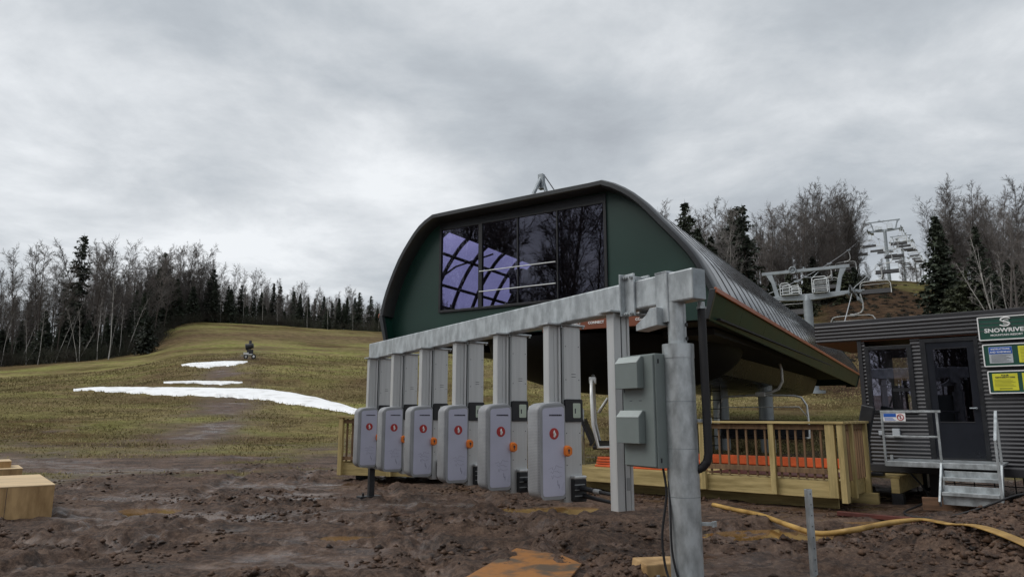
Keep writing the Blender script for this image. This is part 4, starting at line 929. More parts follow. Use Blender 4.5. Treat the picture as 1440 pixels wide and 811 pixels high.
m.tube([(C_[0] + a * .55 + .012, -.004, C_[1] + b * .5) for a, b in smooth_prof(pts, 3)], .007, 6); m.build('emblem', WHITE, t, smooth=True)
wr(t, 'SNOWRIVER', .098, WHITE, .40, .165, .003, xs=1.12); wr(t, 'MOUNTAIN RESORT', .043, WHITE, .40, .085, .001, xs=1.15); wr(t, 'V', .15, WHITE, .80, .315, .003, 'LEFT')
t = board('sign_board', 'green board with a blue headed grey notice and yellow notice, middle of the three', .925, 2.315, 1.5, .385)
m = M(); m.box(.085, .42, -.008, .0, .055, .335); n1_ = m.build('notice', GREYS, t, bevel=.006)
m = M(); m.box(.09, .415, -.011, -.008, .215, .33); m.build('blue_header', BLUE, n1_)
wr(t, 'INSTRUCTIONS', .038, WHITE, .252, .295, .001, y=-.0125); wr(t, 'AND WARNINGS', .038, WHITE, .252, .245, .001, y=-.0125)
m = M()
for k in range(7): m.box(.115, .39 - .03 * (k % 3), -.0095, -.008, .075 + .019 * k, .081 + .019 * k)
m.build('text_line', INK, n1_)
m = M(); m.box(.50, .86, -.008, .0, .055, .335); n1_ = m.build('notice', YEL, t, bevel=.006)
m = M()
for k in range(10): m.box(.53, .82 - .04 * (k % 3), -.0095, -.008, .085 + .024 * k, .091 + .024 * k)
m.build('text_line', OLIVE, n1_)
t = board('sign_board', 'green board holding two yellow code notices, lowest of the three on the hut', .955, 1.86, 1.48, .385)
m = M(); m.box(.065, .42, -.008, .0, .05, .335); n1_ = m.build('notice', YEL, t, bevel=.006)
wr(t, 'YOUR', .04, INK, .242, .305, .001, y=-.0095); wr(t, 'RESPONSIBILITY CODE', .027, INK, .242, .272, .001, y=-.0095)
m = M()
for k in range(6): m.box(.09, .38 - .03 * (k % 3), -.0095, -.008, .12 + .022 * k, .126 + .022 * k)
m.box(.15, .33, -.0095, -.008, .075, .092); m.build('text_line', OLIVE, n1_)
m = M(); m.box(.48, .84, -.008, .0, .05, .335); n1_ = m.build('notice', YEL, t, bevel=.006)
m = M(); m.tube([(.66 + .04 * math.cos(a), -.009, .27 + .04 * math.sin(a)) for a in [2 * math.pi * k / 20 for k in range(20)]], .004, 4, closed=True); m.build('notice_ring', OLIVE, n1_)
wr(t, 'YOUR', .035, INK, .66, .20, .001, y=-.0095); wr(t, 'LIABILITY', .035, INK, .66, .155, .001, y=-.0095); wr(t, 'CODE', .03, INK, .66, .10, .001, y=-.0095)
# galvanised steps
t = thing('entry_steps', 'galvanised steel landing with two steps and tube railing at the hut door', 'steps', cpn(0, 0), CR)
SX0, SX1, SX2, SY = -.53, .29, 1.10, -1.1
m = M(); m.box(SX0, SX2, SY, -.07, .70, .735); m.box(SX0, SX2, SY - .03, SY - .001, .655, .74); m.build('landing', GALV, t, bevel=.004)
for z, y in ((.50, -1.36), (.29, -1.58)):
    m = M(); m.box(SX1 + .03, SX2 - .03, y, y + .25, z, z + .03); m.box(SX1 + .03, SX2 - .03, y - .008, y, z - .02, z + .032); m.box(SX1 + .03, SX2 - .03, y + .2, y + .205, z + .03, z + .12); m.build('tread', GALV, t, bevel=.003)
m = M(); m.box(SX1 + .03, SX2 - .03, -1.52, -1.51, .13, .28); m.build('kick_plate', GALV, t)
for x in (SX1, SX2):
    m = M(); m.beam((x, SY - .02, .70), (x, -1.62, .14), .03, .12); m.build('stringer', GALV, t, bevel=.003)
m = M()
for x in (SX0, SX1): m.beam((x, SY, .66 if x < 0 else .25), (x, SY, 1.56), .035, .035)
m.beam((SX0 - .02, SY, 1.56), (SX1 + .06, SY, 1.56), .035, .035); m.beam((SX0, SY, 1.15), (SX1, SY, 1.15), .03, .03)
m.beam((SX0, SY, 1.56), (SX0, -.1, 1.56), .03, .03); m.build('front_railing', GALV, t, bevel=.003)
m = M(); m.beam((SX2, -1.1, .7), (SX2, -1.1, 1.56), .035, .035); m.beam((SX2, -1.1, 1.56), (SX2, -1.62, 1.12), .04, .03); m.beam((SX2, -1.62, 1.13), (SX2, -1.62, .16), .035, .035); m.build('stair_railing', GALV, t, bevel=.003)
m = M(); m.box(SX0 + .07, SX0 + .11, SY - .0, SY + .05, .74, .84); m.build('toe_clip', GALV, t)
t = thing('notice_plate', 'small blue and white notice with red prohibition mark on the step railing', 'notice', cpn(SX0 + .025, SY - .03, 1.40), CR)
m = M(); m.box(0, .34, 0, .006, 0, .135); m.build('plate', WHITE, t)
m = M(); m.box(.008, .20, -.002, 0, .07, .13); m.build('blue_field', BLUE, t)
m = M()
for k in range(3): m.box(.02, .19 - .02 * k, -.0015, 0, .012 + .018 * k, .02 + .018 * k)
m.build('text_line', BLUE, t)
m = M(); m.tube([(.265 + .048 * math.cos(a), -.002, .067 + .048 * math.sin(a)) for a in [2 * math.pi * k / 20 for k in range(20)]], .007, 6, closed=True); m.cyl((.232, -.002, .10), (.298, -.002, .034), .005, 6); m.build('prohibition_ring', RED, t)
m = M(); m.box(.258, .272, -.003, -.001, .04, .095); m.build('pictogram', INK, t)

# ------------------------------------------------------------------ loose things on the mud
def lie(name, label, cat, px, py, mt, verts_fn): pass
t = thing('plank', 'weathered brown plank lying on the ground below the hut steps', 'plank', (7.13, 11.4, gz(7.13, 11.4) + .0), CR + R(12))
m = M(); m.box(-.58, .58, -.02, .02, -.03, .17); m.build('board', OLDW, t, bevel=.005)
t = thing('plank', 'dark flat board half sunk in the mud in front of the hut', 'plank', (5.45, 10.75, gz(5.45, 10.75) + .02), CR - R(4))
m = M(); m.box(-.6, .6, -.05, .05, -.03, .03); m.build('board', TARP, t, bevel=.005)
# black power cable from the deck
cable('power_cable', [dp(.45, 2.2, ZD + .03), dp(.66, 2.0, ZD + .01), dp(.95, 1.6, .12), (6.05, 11.2, gz(6.05, 11.2) + .03), (6.3, 10.75, gz(6.3, 10.75) + .03), (6.75, 10.5, gz(6.75, 10.5) + .03), (7.3, 10.4, gz(7.3, 10.4) + .03), (7.9, 10.5, gz(7.9, 10.5) + .02)], .016, RUBBER, 'thin black power cable trailing from the deck across the mud to the hut', 'power cable')
# yellow hose across the mud and over the dirt mound
HP = [(1003, 709), (1030, 715), (1070, 726), (1110, 742), (1150, 754), (1195, 759), (1225, 754), (1262, 747), (1300, 738), (1340, 748), (1380, 763), (1440, 786), (1500, 812)]
hp = []
for px, py in HP:
    X, Y = hit(px, py + 3); hp.append((X, Y, max(gz(X + a, Y + b) for a in (-.14, -.07, 0, .07, .14) for b in (-.1, 0, .1)) + .03))
cable('hose', hp, 0, HOSE, 'yellow layflat hose winding over the mud and the dirt mound', 'hose', sub=12, flat=lambda u: (.036 + .042 * max(0, min(1, (u - .55) / .15)), .034 - .018 * max(0, min(1, (u - .55) / .15))))
# cut stake
t = thing('stake', 'short galvanised square stake standing in the mud beside the yellow hose', 'stake', (2.85, 6.95, 0), R(20))
m = M(); m.box(-.026, .026, -.026, .026, -.3, .80); m.build('tube', GALV, t, bevel=.004)
m = M(); m.box(-.02, .02, -.02, .02, .798, .802); m.build('tube_hole', BLACK, t)
m = M()
for k in range(8): m.cyl((0, -.0262, .06 + .1 * k), (0, -.028, .06 + .1 * k), .006, 8)
m.build('punched_hole', BLACK, t)
# plywood crates
def crate(name, label, at, rz, w, d, h, lab=False):
    t = thing(name, label, 'crate', at, rz)
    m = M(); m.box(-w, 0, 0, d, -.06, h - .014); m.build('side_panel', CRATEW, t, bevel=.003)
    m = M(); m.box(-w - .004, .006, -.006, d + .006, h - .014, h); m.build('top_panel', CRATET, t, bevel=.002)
    m = M(); m.box(-.585, -.58, -.003, .002, -.05, h - .015); m.build('panel_joint', INK, t)
    if lab:
        m = M(); m.box(-1.25, -.87, -.004, -.001, .08, .17); l_ = m.build('label', WHITE, t)
        m = M()
        for k in range(5): m.box(-.985 + .016 * k, -.978 + .016 * k + .004 * (k % 2), -.0055, -.004, .10, .14)
        m.build('label_bars', INK, l_)
    return t
crate('plywood_crate', 'large plywood shipping crate with white label standing in the mud', (-6.86, 10.82, -.02), math.atan2(.62, .78), 2.4, 2.35, .50, True)
crate('plywood_crate', 'smaller plywood crate just visible behind the large labelled crate', (-9.95, 14.6, -.02), math.atan2(.62, .78), 2.0, 1.2, .46)
crate('plywood_crate', 'narrow plywood crate resting on top of the smaller crate at the frame edge', (-10.3, 14.75, .445), math.atan2(.62, .78), 1.2, .8, .13)
P = [hit(*p) for p in ((726, 777), (790, 787), (818, 800), (800, 822), (650, 822))]
cx = sum(p[0] for p in P) / 5; cy = sum(p[1] for p in P) / 5; m = M(); b = tz(cx, cy) + .035
m.loft([[(x - cx, y - cy, 0) for x, y in P][::-1], [(x - cx, y - cy, .018) for x, y in P][::-1]]); o = m.build('plywood_sheet', PLY, None, bevel=.003); o.location = (cx, cy, b); tag(o, 'rusty brown muddy plywood sheet lying flat in the mud', 'plywood sheet')
t = thing('timber_block', 'cut pale timber block at the foot of the thick pole', 'timber block', (*hit(925, 806), .0), R(18))
m = M(); m.loft([[(-.20, -.16, -.05), (.30, -.16, -.05), (.30, .20, -.05), (-.20, .20, -.05)], [(-.21, -.16, .12), (.30, -.14, .12), (.28, .20, .11), (-.16, .21, .12)]]); m.build('block', CRATEW, t, bevel=.012)
# snow patches
def snow(label, cols, bump):
    rows = 9; g_ = []
    cc = []
    for a, b in zip(cols, cols[1:]):
        for k in range(16): u = k / 16; uu = u * u * (3 - 2 * u) * .5 + u * .5; cc.append(tuple(a[i] + (b[i] - a[i]) * (u if i == 0 else uu) for i in range(3)))
    cc.append(cols[-1]); n = len(cc)
    for q_, (px, ya, yb) in enumerate(cc):
        A = hit(px, ya, 30); jj = random.Random(q_ * 7 + int(yb)); B = hit(px, yb + .5 * math.sin(q_ * .61) + .5 * math.sin(q_ * .23 + 1) + jj.uniform(-.45, .45), 30); e = math.sin(math.pi * min(1, max(.02, q_ / (n - 1)))) ** .5; col = []
        for r_ in range(rows):
            v = r_ / (rows - 1); X = A[0] + (B[0] - A[0]) * v; Y = A[1] + (B[1] - A[1]) * v; col.append((X, Y, tz(X, Y) + bump * e * max(0, 1 - (2 * v - 1) ** 4) ** .5 - .06 + .10 * (0 < r_ < rows - 1)))
        g_.append(col)
    m = M(); c0 = g_[n // 2][rows // 2]; c0 = (c0[0], c0[1], c0[2])
    m.v = [tuple(np.subtract(p, c0)) for col in g_ for p in col]
    for i in range(n - 1):
        for j in range(rows - 1): m.f.append([i * rows + j, i * rows + j + 1, (i + 1) * rows + j + 1, (i + 1) * rows + j]); m.mi.append(0)
    o = m.build('snow_patch', SNOW, None, smooth=True); o.location = c0; tag(o, label, 'snow patch')
snow('long white snow patch stretching across the grass towards the last ticket gate', [(103, 547.5, 549), (125, 545.8, 550), (150, 545, 551), (200, 544.2, 554), (250, 544.2, 556.5), (300, 545.2, 558.5), (320, 546.5, 559), (345, 546, 560.5), (375, 547.5, 563), (405, 550.5, 568), (440, 557, 573.5), (470, 565.5, 578), (503, 574.5, 583)], .10)
snow('short snow patch highest on the slope, just below the snow gun', [(255, 512.5, 513.5), (272, 510, 516.5), (290, 509, 517.5), (315, 508, 515), (330, 507.8, 514), (348, 508, 510)], .06)
snow('thin sliver of snow between the two larger snow patches', [(230, 537, 538.5), (270, 536, 540), (310, 536, 540.5), (341, 537, 539.5)], .04)
# snow gun
X, Y = hit(351, 505, 40); t = thing('snow_gun', 'dark snow gun on a wheeled carriage standing on the grass slope above the snow', 'snow gun', (X, Y, tz(X, Y)), R(20)); t.scale = (.62, .62, .72)
m = M(); m.cyl((-.55, .1, 1.75), (.45, -.1, 1.95), .42, 18, r1=.36); m.build('barrel', BLACK, t, smooth='auto')
m = M(); m.cyl((-.6, .1, 1.74), (-.7, .12, 1.72), .46, 18); m.cyl((-.05, 0, 2.1), (-.05, 0, 2.65), .22, 12); m.build('fan_hood', INK, t, smooth='auto')
m = M(); m.box(-.5, .5, -.35, .35, .75, 1.35); m.cyl((0, 0, 1.3), (0, 0, 1.7), .08, 8); m.build('control_box', BLACK, t, bevel=.02)
m = M(); m.box(-1.0, .45, -.5, -.4, .62, .74); m.box(-1.0, -.2, -.52, -.5, .78, .92); m.build('white_side_plate', WHITE, t)
m = M(); m.beam((-1.4, 0, .5), (.9, 0, .5), .1, .1); m.beam((.6, -.8, .4), (.6, .8, .4), .1, .1); m.beam((-.6, -.5, .4), (-.6, .5, .4), .08, .08); m.build('chassis', GALVD, t)
for x, y in ((.6, -.85), (.6, .85), (-.6, 0)):
    m = M(); m.cyl((x, y - .1, .36), (x, y + .1, .36), .36, 16); w_ = m.build('wheel', RUBBER, t, smooth='auto'); m = M(); m.cyl((x, y - .11, .36), (x, y + .11, .36), .17, 12); m.build('rim', WHITE, w_, smooth='auto')

# ------------------------------------------------------------------ trees
class TB:                                 # numpy-friendly collector of thin tapered limbs (triangular section) and small leaf quads
    def __init__(s): s.v = []; s.f = []; s.n = 0
    def limb(s, pts, rad, n=3):
        N = len(pts); o = s.n
        for i, p in enumerate(pts):
            d = pts[min(i + 1, N - 1)] - pts[max(i - 1, 0)]
            if d.length < 1e-6: d = Vector((0, 0, 1))
            d.normalize(); a = d.cross(Vector((0, 0, 1))) if abs(d.z) < .95 else d.cross(Vector((1, 0, 0))); a.normalize(); b = d.cross(a)
            for k in range(n):
                t = 2 * math.pi * k / n; q = p + (a * math.cos(t) + b * math.sin(t)) * rad[i]; s.v.append((q.x, q.y, q.z))
        for i in range(N - 1):
            for k in range(n): s.f.append((o + i * n + k, o + i * n + (k + 1) % n, o + (i + 1) * n + (k + 1) % n, o + (i + 1) * n + k))
        s.n += N * n
    def quad(s, a, b, c_, d):
        for p in (a, b, c_, d): s.v.append((p.x, p.y, p.z))
        s.f.append((s.n, s.n + 1, s.n + 2, s.n + 3)); s.n += 4
    def build(s, name, mt, parent=None): return np_mesh(name, s.v, s.f, mt, parent, quads=True)
def rdir(rg, base, spread):
    v = Vector((rg.gauss(0, 1), rg.gauss(0, 1), rg.gauss(0, 1))); v = v - base * v.dot(base)
    if v.length < 1e-4: v = Vector((1, 0, 0))
    return (base * math.cos(spread) + v.normalized() * math.sin(spread)).normalized()
def path(rg, p, d, L_, n, wob, lift):
    pts = [p.copy()]
    for i in range(n):
        d = (d + Vector((rg.gauss(0, wob), rg.gauss(0, wob), rg.gauss(0, wob) + lift))).normalized(); p = p + d * (L_ / n); pts.append(p.copy())
    return pts
def bare_tree(seed, Ht, lean=.04, first=.30, spread=.85, dens=1., width=1., mats=(None, None), trunk_r=.0070, forks=0):
    rg = random.Random(seed); root = bpy.data.objects.new('bare_tree', None); COL.objects.link(root)
    T = TB(); C = TB(); trunks = [path(rg, Vector((0, 0, -.4)), rdir(rg, Vector((0, 0, 1)), lean), Ht * .96, 10, .035, .02)]
    for k in range(forks):
        i = rg.randint(1, 4); trunks.append(path(rg, trunks[0][i], rdir(rg, Vector((0, 0, 1)), rg.uniform(.25, .5)), Ht * rg.uniform(.5, .68), 8, .04, .05))
    for q, tr in enumerate(trunks):
        n = len(tr); r0 = Ht * trunk_r * (1 if q == 0 else .6); T.limb(tr, [r0 * (1 - i / n) ** 1.1 + .008 for i in range(n)], 6)
        nb = int(42 * dens * (1 if q == 0 else .6)); f0 = first if q == 0 else .15
        for b in range(nb):
            u = f0 + (.99 - f0) * (b + rg.random()) / nb; x = u * (n - 1); i = int(x); p = tr[i].lerp(tr[min(i + 1, n - 1)], x - i)
            ax = (tr[min(i + 1, n - 1)] - tr[max(i - 1, 0)]).normalized(); d = rdir(rg, ax, rg.uniform(.45, spread)); Lb = Ht * rg.uniform(.12, .28) * width * (1.12 - u * .72) * (.6 + .4 * min(1, (u - f0) * 5))
            bp = path(rg, p, d, Lb, 5, .11, .06); rb = max(.014, r0 * (1 - u) * .40); C.limb(bp, [rb * (1 - k / 6) + .007 for k in range(6)])
            for s2 in range(int(8 * dens) + 1):
                k = rg.uniform(.6, 4.95); pi = int(k); p2 = bp[pi].lerp(bp[pi + 1], k - pi); d2 = rdir(rg, (bp[pi + 1] - bp[pi]).normalized(), rg.uniform(.4, 1.0)); L2 = Lb * rg.uniform(.22, .5)
                sp_ = path(rg, p2, d2, L2, 2, .12, .07); C.limb(sp_, [.017, .013, .009])
                for s3 in range(5):
                    k = rg.uniform(.2, 1.95); pi = int(k); p3 = sp_[pi].lerp(sp_[pi + 1], k - pi); d3 = rdir(rg, (sp_[pi + 1] - sp_[pi]).normalized(), rg.uniform(.35, .9)); L3 = L2 * rg.uniform(.3, .65); C.limb([p3, p3 + d3 * L3 + Vector((0, 0, .06 * L3))], [.012, .008])
    T.build('trunk', mats[0] or BARK, root); C.build('crown', mats[1] or TWIG, root); return root
def conifer(seed, Ht, rad, rag=.3, mt=None, start=.05, power=.9, whorls=30, per=8):
    rg = random.Random(seed); root = bpy.data.objects.new('conifer', None); COL.objects.link(root)
    T = TB(); C = TB(); T.limb([Vector((0, 0, -.4)), Vector((.05, 0, Ht * .5)), Vector((0, .04, Ht * .985))], [Ht * .013, Ht * .008, .015], 6)
    nbr = whorls * per
    for w in range(nbr):
        u = start + (.985 - start) * ((w + rg.random()) / nbr) ** .92; z = u * Ht
        if rag > .5 and math.sin(u * 41 + seed) + rg.uniform(-.5, .5) > .75: continue
        Lr = rad * (1 - u) ** power + .15; a = w * 2.39996 + rg.uniform(-.4, .4); Lb = Lr * rg.uniform(1 - rag, 1 + rag * .45); d = Vector((math.cos(a), math.sin(a), 0)); up = .32 * (u - .4)
        bpt = lambda t: Vector((0, 0, z)) + d * (Lb * t) + Vector((0, 0, Lb * (up * t - .34 * t * t + .18 * t ** 3)))
        C.limb([bpt(0), bpt(.4), bpt(1)], [.03, .018, .008]); ns = max(3, int(Lb * 3.6)); s = d.cross(Vector((0, 0, 1)))
        for j in range(ns):
            t = min(1.0, .12 + .9 * (j + rg.random()) / ns); p = bpt(t)
            for sd in (-1, 1):
                Lq = (.30 + .42 * (1 - t * .6)) * rg.uniform(.6, 1.25) * min(1.1, .5 + Lb * .28); dr = (d * rg.uniform(.25, .8) + s * sd * rg.uniform(.4, 1.0) + Vector((0, 0, rg.uniform(-.75, .12)))).normalized(); wv = dr.cross(Vector((rg.gauss(0, .7), rg.gauss(0, .7), 1))).normalized() * Lq * rg.uniform(.26, .42)
                C.quad(p, p + dr * Lq * .5 + wv, p + dr * Lq, p + dr * Lq * .5 - wv)
            dn = Vector((rg.gauss(0, .35), rg.gauss(0, .35), -1)).normalized(); wv = Vector((rg.gauss(0, .1), rg.gauss(0, .1), 0)); C.quad(p - wv, p + wv, p + wv * .5 + dn * .36, p - wv * .5 + dn * .30)
    C.quad(Vector((-.05, 0, Ht * .93)), Vector((.05, 0, Ht * .93)), Vector((.01, 0, Ht * 1.01)), Vector((-.01, 0, Ht * 1.01)))
    T.build('trunk', CONB, root); C.build('crown', mt or NEED, root); return root
FAR_AWAY = []
bare = [bare_tree(10 + i, h, **kw) for i, (h, kw) in enumerate([
    (17, dict(first=.22)), (18, dict(first=.28, spread=.8)), (15, dict(first=.18, dens=1.1)), (16, dict(first=.2, spread=1.0, width=1.15)), (13, dict(first=.14, dens=1.1, forks=1)), (18, dict(first=.22, forks=2, spread=.8)), (12, dict(first=.1, dens=1.2, width=1.2)), (18.5, dict(first=.32, spread=.95))])]
birch = [bare_tree(60 + i, h, mats=(BIRCH, BTWIG), trunk_r=.0062, width=.6, **kw) for i, (h, kw) in enumerate([(12, dict(first=.5, dens=.45, lean=.05)), (11, dict(first=.45, dens=.4, forks=1, lean=.08)), (12, dict(first=.5, dens=.4, lean=.20)), (10.5, dict(first=.4, dens=.4, forks=3, lean=.03))])]
for o in birch: o.name = 'birch_tree'
coni = [conifer(80 + i, h, r, **kw) for i, (h, r, kw) in enumerate([(13, 3.1, dict(rag=.4)), (15, 2.9, dict(rag=.45)), (9, 2.8, dict(rag=.25, whorls=22)), (16, 2.8, dict(rag=.65, start=.2, power=.6, whorls=24)), (6, 2.0, dict(rag=.25, whorls=16))])]
oliv = conifer(97, 7.5, 2.6, rag=.6, mt=NEEDG, power=.7, whorls=18)
used = set()
def plant(proto, X, Y, rz, scale, label, cat, group, name=None):
    if proto.name not in used and not proto.get('label'):
        o = proto; used.add(proto.name)
    else: o = dup(proto, (0, 0, 0))
    o.location = (X, Y, tz(X, Y) - .1); o.rotation_euler = (0, 0, rz); o.scale = (scale[0], scale[0], scale[1]) if isinstance(scale, tuple) else (scale,) * 3
    o['label'] = label; o['category'] = cat
    if group: o['group'] = group
    elif 'group' in o: del o['group']
    return o
tr = random.Random(5)
def scatter(n, cols, protos, label, cat, group, sc_=(.8, 1.1), fall=None):
    for k in range(n):
        u = (k + tr.random()) / n * (len(cols) - 1); i = min(int(u), len(cols) - 2); f = u - i
        px = cols[i][0] + (cols[i + 1][0] - cols[i][0]) * f; y0 = cols[i][1] + (cols[i + 1][1] - cols[i][1]) * f; dep = cols[i][2] + (cols[i + 1][2] - cols[i][2]) * f
        Y = y0 + dep * tr.random() ** 1.2; X, Y, _ = spot(px + tr.uniform(-4, 4), Y); s = tr.uniform(*sc_) * (1 if fall is None else float(np.interp(px, fall[0], fall[1])))
        plant(tr.choice(protos), X, Y, tr.random() * 6.28, (s, s * tr.uniform(.92, 1.08)), label, cat, group)
# left wood: edge line (pixel column, distance of its edge, depth)
LW = [(-60, 93, 40), (100, 93, 40), (205, 103, 40), (236, 124, 30), (300, 134, 34), (420, 138, 34), (545, 142, 34), (640, 146, 30)]
LF = ([0, 200, 260, 330, 420, 540, 640], [1, .95, .86, .74, .62, .52, .5])
scatter(128, LW, bare, 'leafless grey brown tree standing in the dense wood above the snow patches', 'tree', 'leafless trees of the wood above the snow', (.80, 1.06), LF)
scatter(48, [(p, y - 1, d * .6) for p, y, d in LW[:1] + LW[1:3]], coni[:3] + coni[4:], 'dark evergreen low among the leafless trees at the wood edge', 'evergreen', 'evergreens of the wood above the snow', (.35, .65))
scatter(84, [(p, y - 2, d * .8) for p, y, d in LW[2:]], coni, 'dark evergreen low among the leafless trees at the wood edge', 'evergreen', 'evergreens of the wood above the snow', (.6, .98), LF)
scatter(16, [(-10, 90, 6), (100, 90, 6), (200, 99, 6)], birch[:3], 'slender white trunked birch along the edge of the wood above the snow', 'birch', 'birches at the wood edge above the snow', (.5, .78))
scatter(9, [(250, 128, 6), (400, 134, 6), (540, 138, 6)], birch[:3], 'slender white trunked birch along the edge of the wood above the snow', 'birch', 'birches at the wood edge above the snow', (.7, 1.0), LF)
X, Y, _ = spot(100, 108); plant(coni[3], X, Y, 1, (1.0, 1.2), 'tall ragged evergreen rising above the leafless tops of the wood', 'evergreen', None)
X, Y, _ = spot(283, 150); plant(bare[3], X, Y, 1, (1.0, 1.02), 'round crowned leafless tree standing tallest on the skyline above the snow gun', 'tree', None)
X, Y, _ = spot(152, 92); plant(birch[2], X, Y, 2.6, 1.05, 'leaning white birch at the bend of the wood edge, tilted the most', 'birch', None)
X, Y, _ = spot(205, 96); plant(coni[4], X, Y, 1, .9, 'low dark evergreen at the corner of the wood beside the grass clearing', 'evergreen', None)
# wood behind the terminal
RW = [(930, 78, 25), (1000, 86, 25), (1100, 92, 28), (1170, 100, 28), (1212, 116, 26)]
scatter(66, RW, bare, 'leafless grey tree in the wood behind the terminal roof and near tower', 'tree', 'leafless trees behind the terminal', (.74, .98))
scatter(7, [(1190, 150, 20), (1250, 160, 20), (1300, 150, 20)], [bare[2], bare[4], bare[6]], 'small leafless tree beyond the grassy crest under the chairs', 'tree', 'small trees beyond the crest', (.5, .62))
scatter(11, [(975, 66, 10), (1030, 72, 12), (1060, 78, 16)], coni[:4], 'dark evergreen behind the curved terminal roof', 'evergreen', 'evergreens behind the terminal roof', (.75, 1.05))
scatter(14, [(1060, 74, 10), (1120, 84, 12), (1205, 96, 12)], [coni[2], coni[4], oliv], 'dark evergreen low on the slope behind the near lift tower', 'evergreen', 'low evergreens behind the near tower', (.55, .8))
X, Y, _ = spot(973, 66); plant(coni[3], X, Y, 2, (.95, 1.0), 'ragged evergreen closest to the curved terminal roof edge', 'evergreen', None)
X, Y, _ = spot(1018, 78); plant(bare_tree(140, 16, mats=(BIRCH, BTWIG), first=.35, dens=.9, width=1.2, forks=1), X, Y, 0, 1.0, 'pale branched leafless tree standing out before the dark evergreens by the terminal', 'tree', None)
X, Y, _ = spot(1150, 100); plant(bare[5], X, Y, 3, (1.0, 1.06), 'tallest leafless tree behind the near lift tower, with heavy upper branches', 'tree', None)
# wood beside and behind the hut
HW = [(1322, 92, 25), (1380, 88, 25), (1450, 84, 25), (1560, 80, 25)]
scatter(40, HW, bare, 'leafless grey tree in the wood on the hill behind the hut', 'tree', 'leafless trees behind the hut', (.78, 1.02))
X, Y, _ = spot(1333, 72); plant(coni[0], X, Y, 0, (1.05, 1.0), 'big dark spruce standing at the crest edge behind the hut', 'evergreen', None)
X, Y, _ = spot(1388, 72); plant(coni[1], X, Y, 2, (.75, .78), 'narrow dark spruce beside the white birch behind the hut', 'evergreen', None)
X, Y, _ = spot(1368, 66); plant(oliv, X, Y, 0, .95, 'olive green bushy evergreen at the foot of the big spruce', 'evergreen', None)
X, Y, _ = spot(1345, 63); plant(oliv, X, Y, 2, .75, 'smaller olive evergreen poking above the hut roof before the big spruce', 'evergreen', None)
X, Y, _ = spot(1405, 64); plant(birch[3], X, Y, 1.2, 1.1, 'many stemmed white birch rising above the hut roof', 'birch', None)
X, Y, _ = spot(1423, 66); plant(birch[0], X, Y, 1.2, .8, 'thin single white birch above the sign boards', 'birch', None)
scatter(10, [(1395, 74, 14), (1440, 72, 14), (1500, 70, 14)], [coni[2], coni[4], oliv], 'dull evergreen under the leafless trees behind the hut', 'evergreen', 'low evergreens behind the hut', (.6, .95))
# trees beside and behind the viewer: they are what the terminal and hut windows mirror
for k in range(44):
    a = R(-97 - 62 * (k + tr.random()) / 44); q = tr.uniform(24, 50); x = 2 + q * math.sin(a); y = 13 + q * math.cos(a)
    if y > 2 and -x < y * .8 + 4: x -= 8
    plant(bare[(k * 3 + 5) % 8], x, y, k * 1.3, tr.uniform(1.0, 1.25), 'tall tree mirrored in the violet terminal window and hut window', 'tree', 'trees mirrored in the windows')
# far wood, underbrush and dry grass: masses nobody would count
def far_wood():
    rg = random.Random(9); v = []; f = []
    B = TB()
    for k in range(1050):
        q = rg.random()
        if k % 4 == 3:
            a = R(rg.uniform(-155, -95) if k % 8 == 3 else rg.uniform(42, 115)); r_ = rg.uniform(48, 80) + (k % 8 != 3) * 12; X, Y = r_ * math.sin(a), 13 + r_ * math.cos(a); z = tz(X, Y); px = 900
        elif q < .68: px = rg.uniform(-120, 660); Y = rg.uniform(132, 175) if px < 215 else rg.uniform(166, 205)
        elif q < .86: px = rg.uniform(930, 1212); Y = rg.uniform(112, 150) + max(0, px - 1150) * .3
        else: px = rg.uniform(1325, 1600); Y = rg.uniform(112, 150)
        if k % 4 != 3: X, Y, z = spot(px, Y)
        h = rg.uniform(9, 14) * float(np.interp(px, LF[0], LF[1])) if px < 660 else rg.uniform(9, 13); p = Vector((X, Y, z)); tp = p + Vector((rg.gauss(0, .5), rg.gauss(0, .5), h)); B.limb([p, p.lerp(tp, .5), tp], [.16, .1, .02])
        for b in range(34):
            u = rg.uniform(.2, .98); a = rg.random() * 6.28; L_ = h * .2 * (1.2 - u); p0 = p.lerp(tp, u); p1 = p0 + Vector((math.cos(a) * L_ * .7, math.sin(a) * L_ * .7, L_ * .75)); B.limb([p0, p1], [.025, .008])
            for c_ in range(3): p2 = p0.lerp(p1, rg.uniform(.3, 1)); B.limb([p2, p2 + Vector((rg.gauss(0, .5), rg.gauss(0, .5), rg.uniform(.3, 1.0)))], [.012, .006])
    tag(B.build('distant_wood', TWIG), 'mass of leafless trees deeper in the woods on the hills', None, kind='stuff')
far_wood()
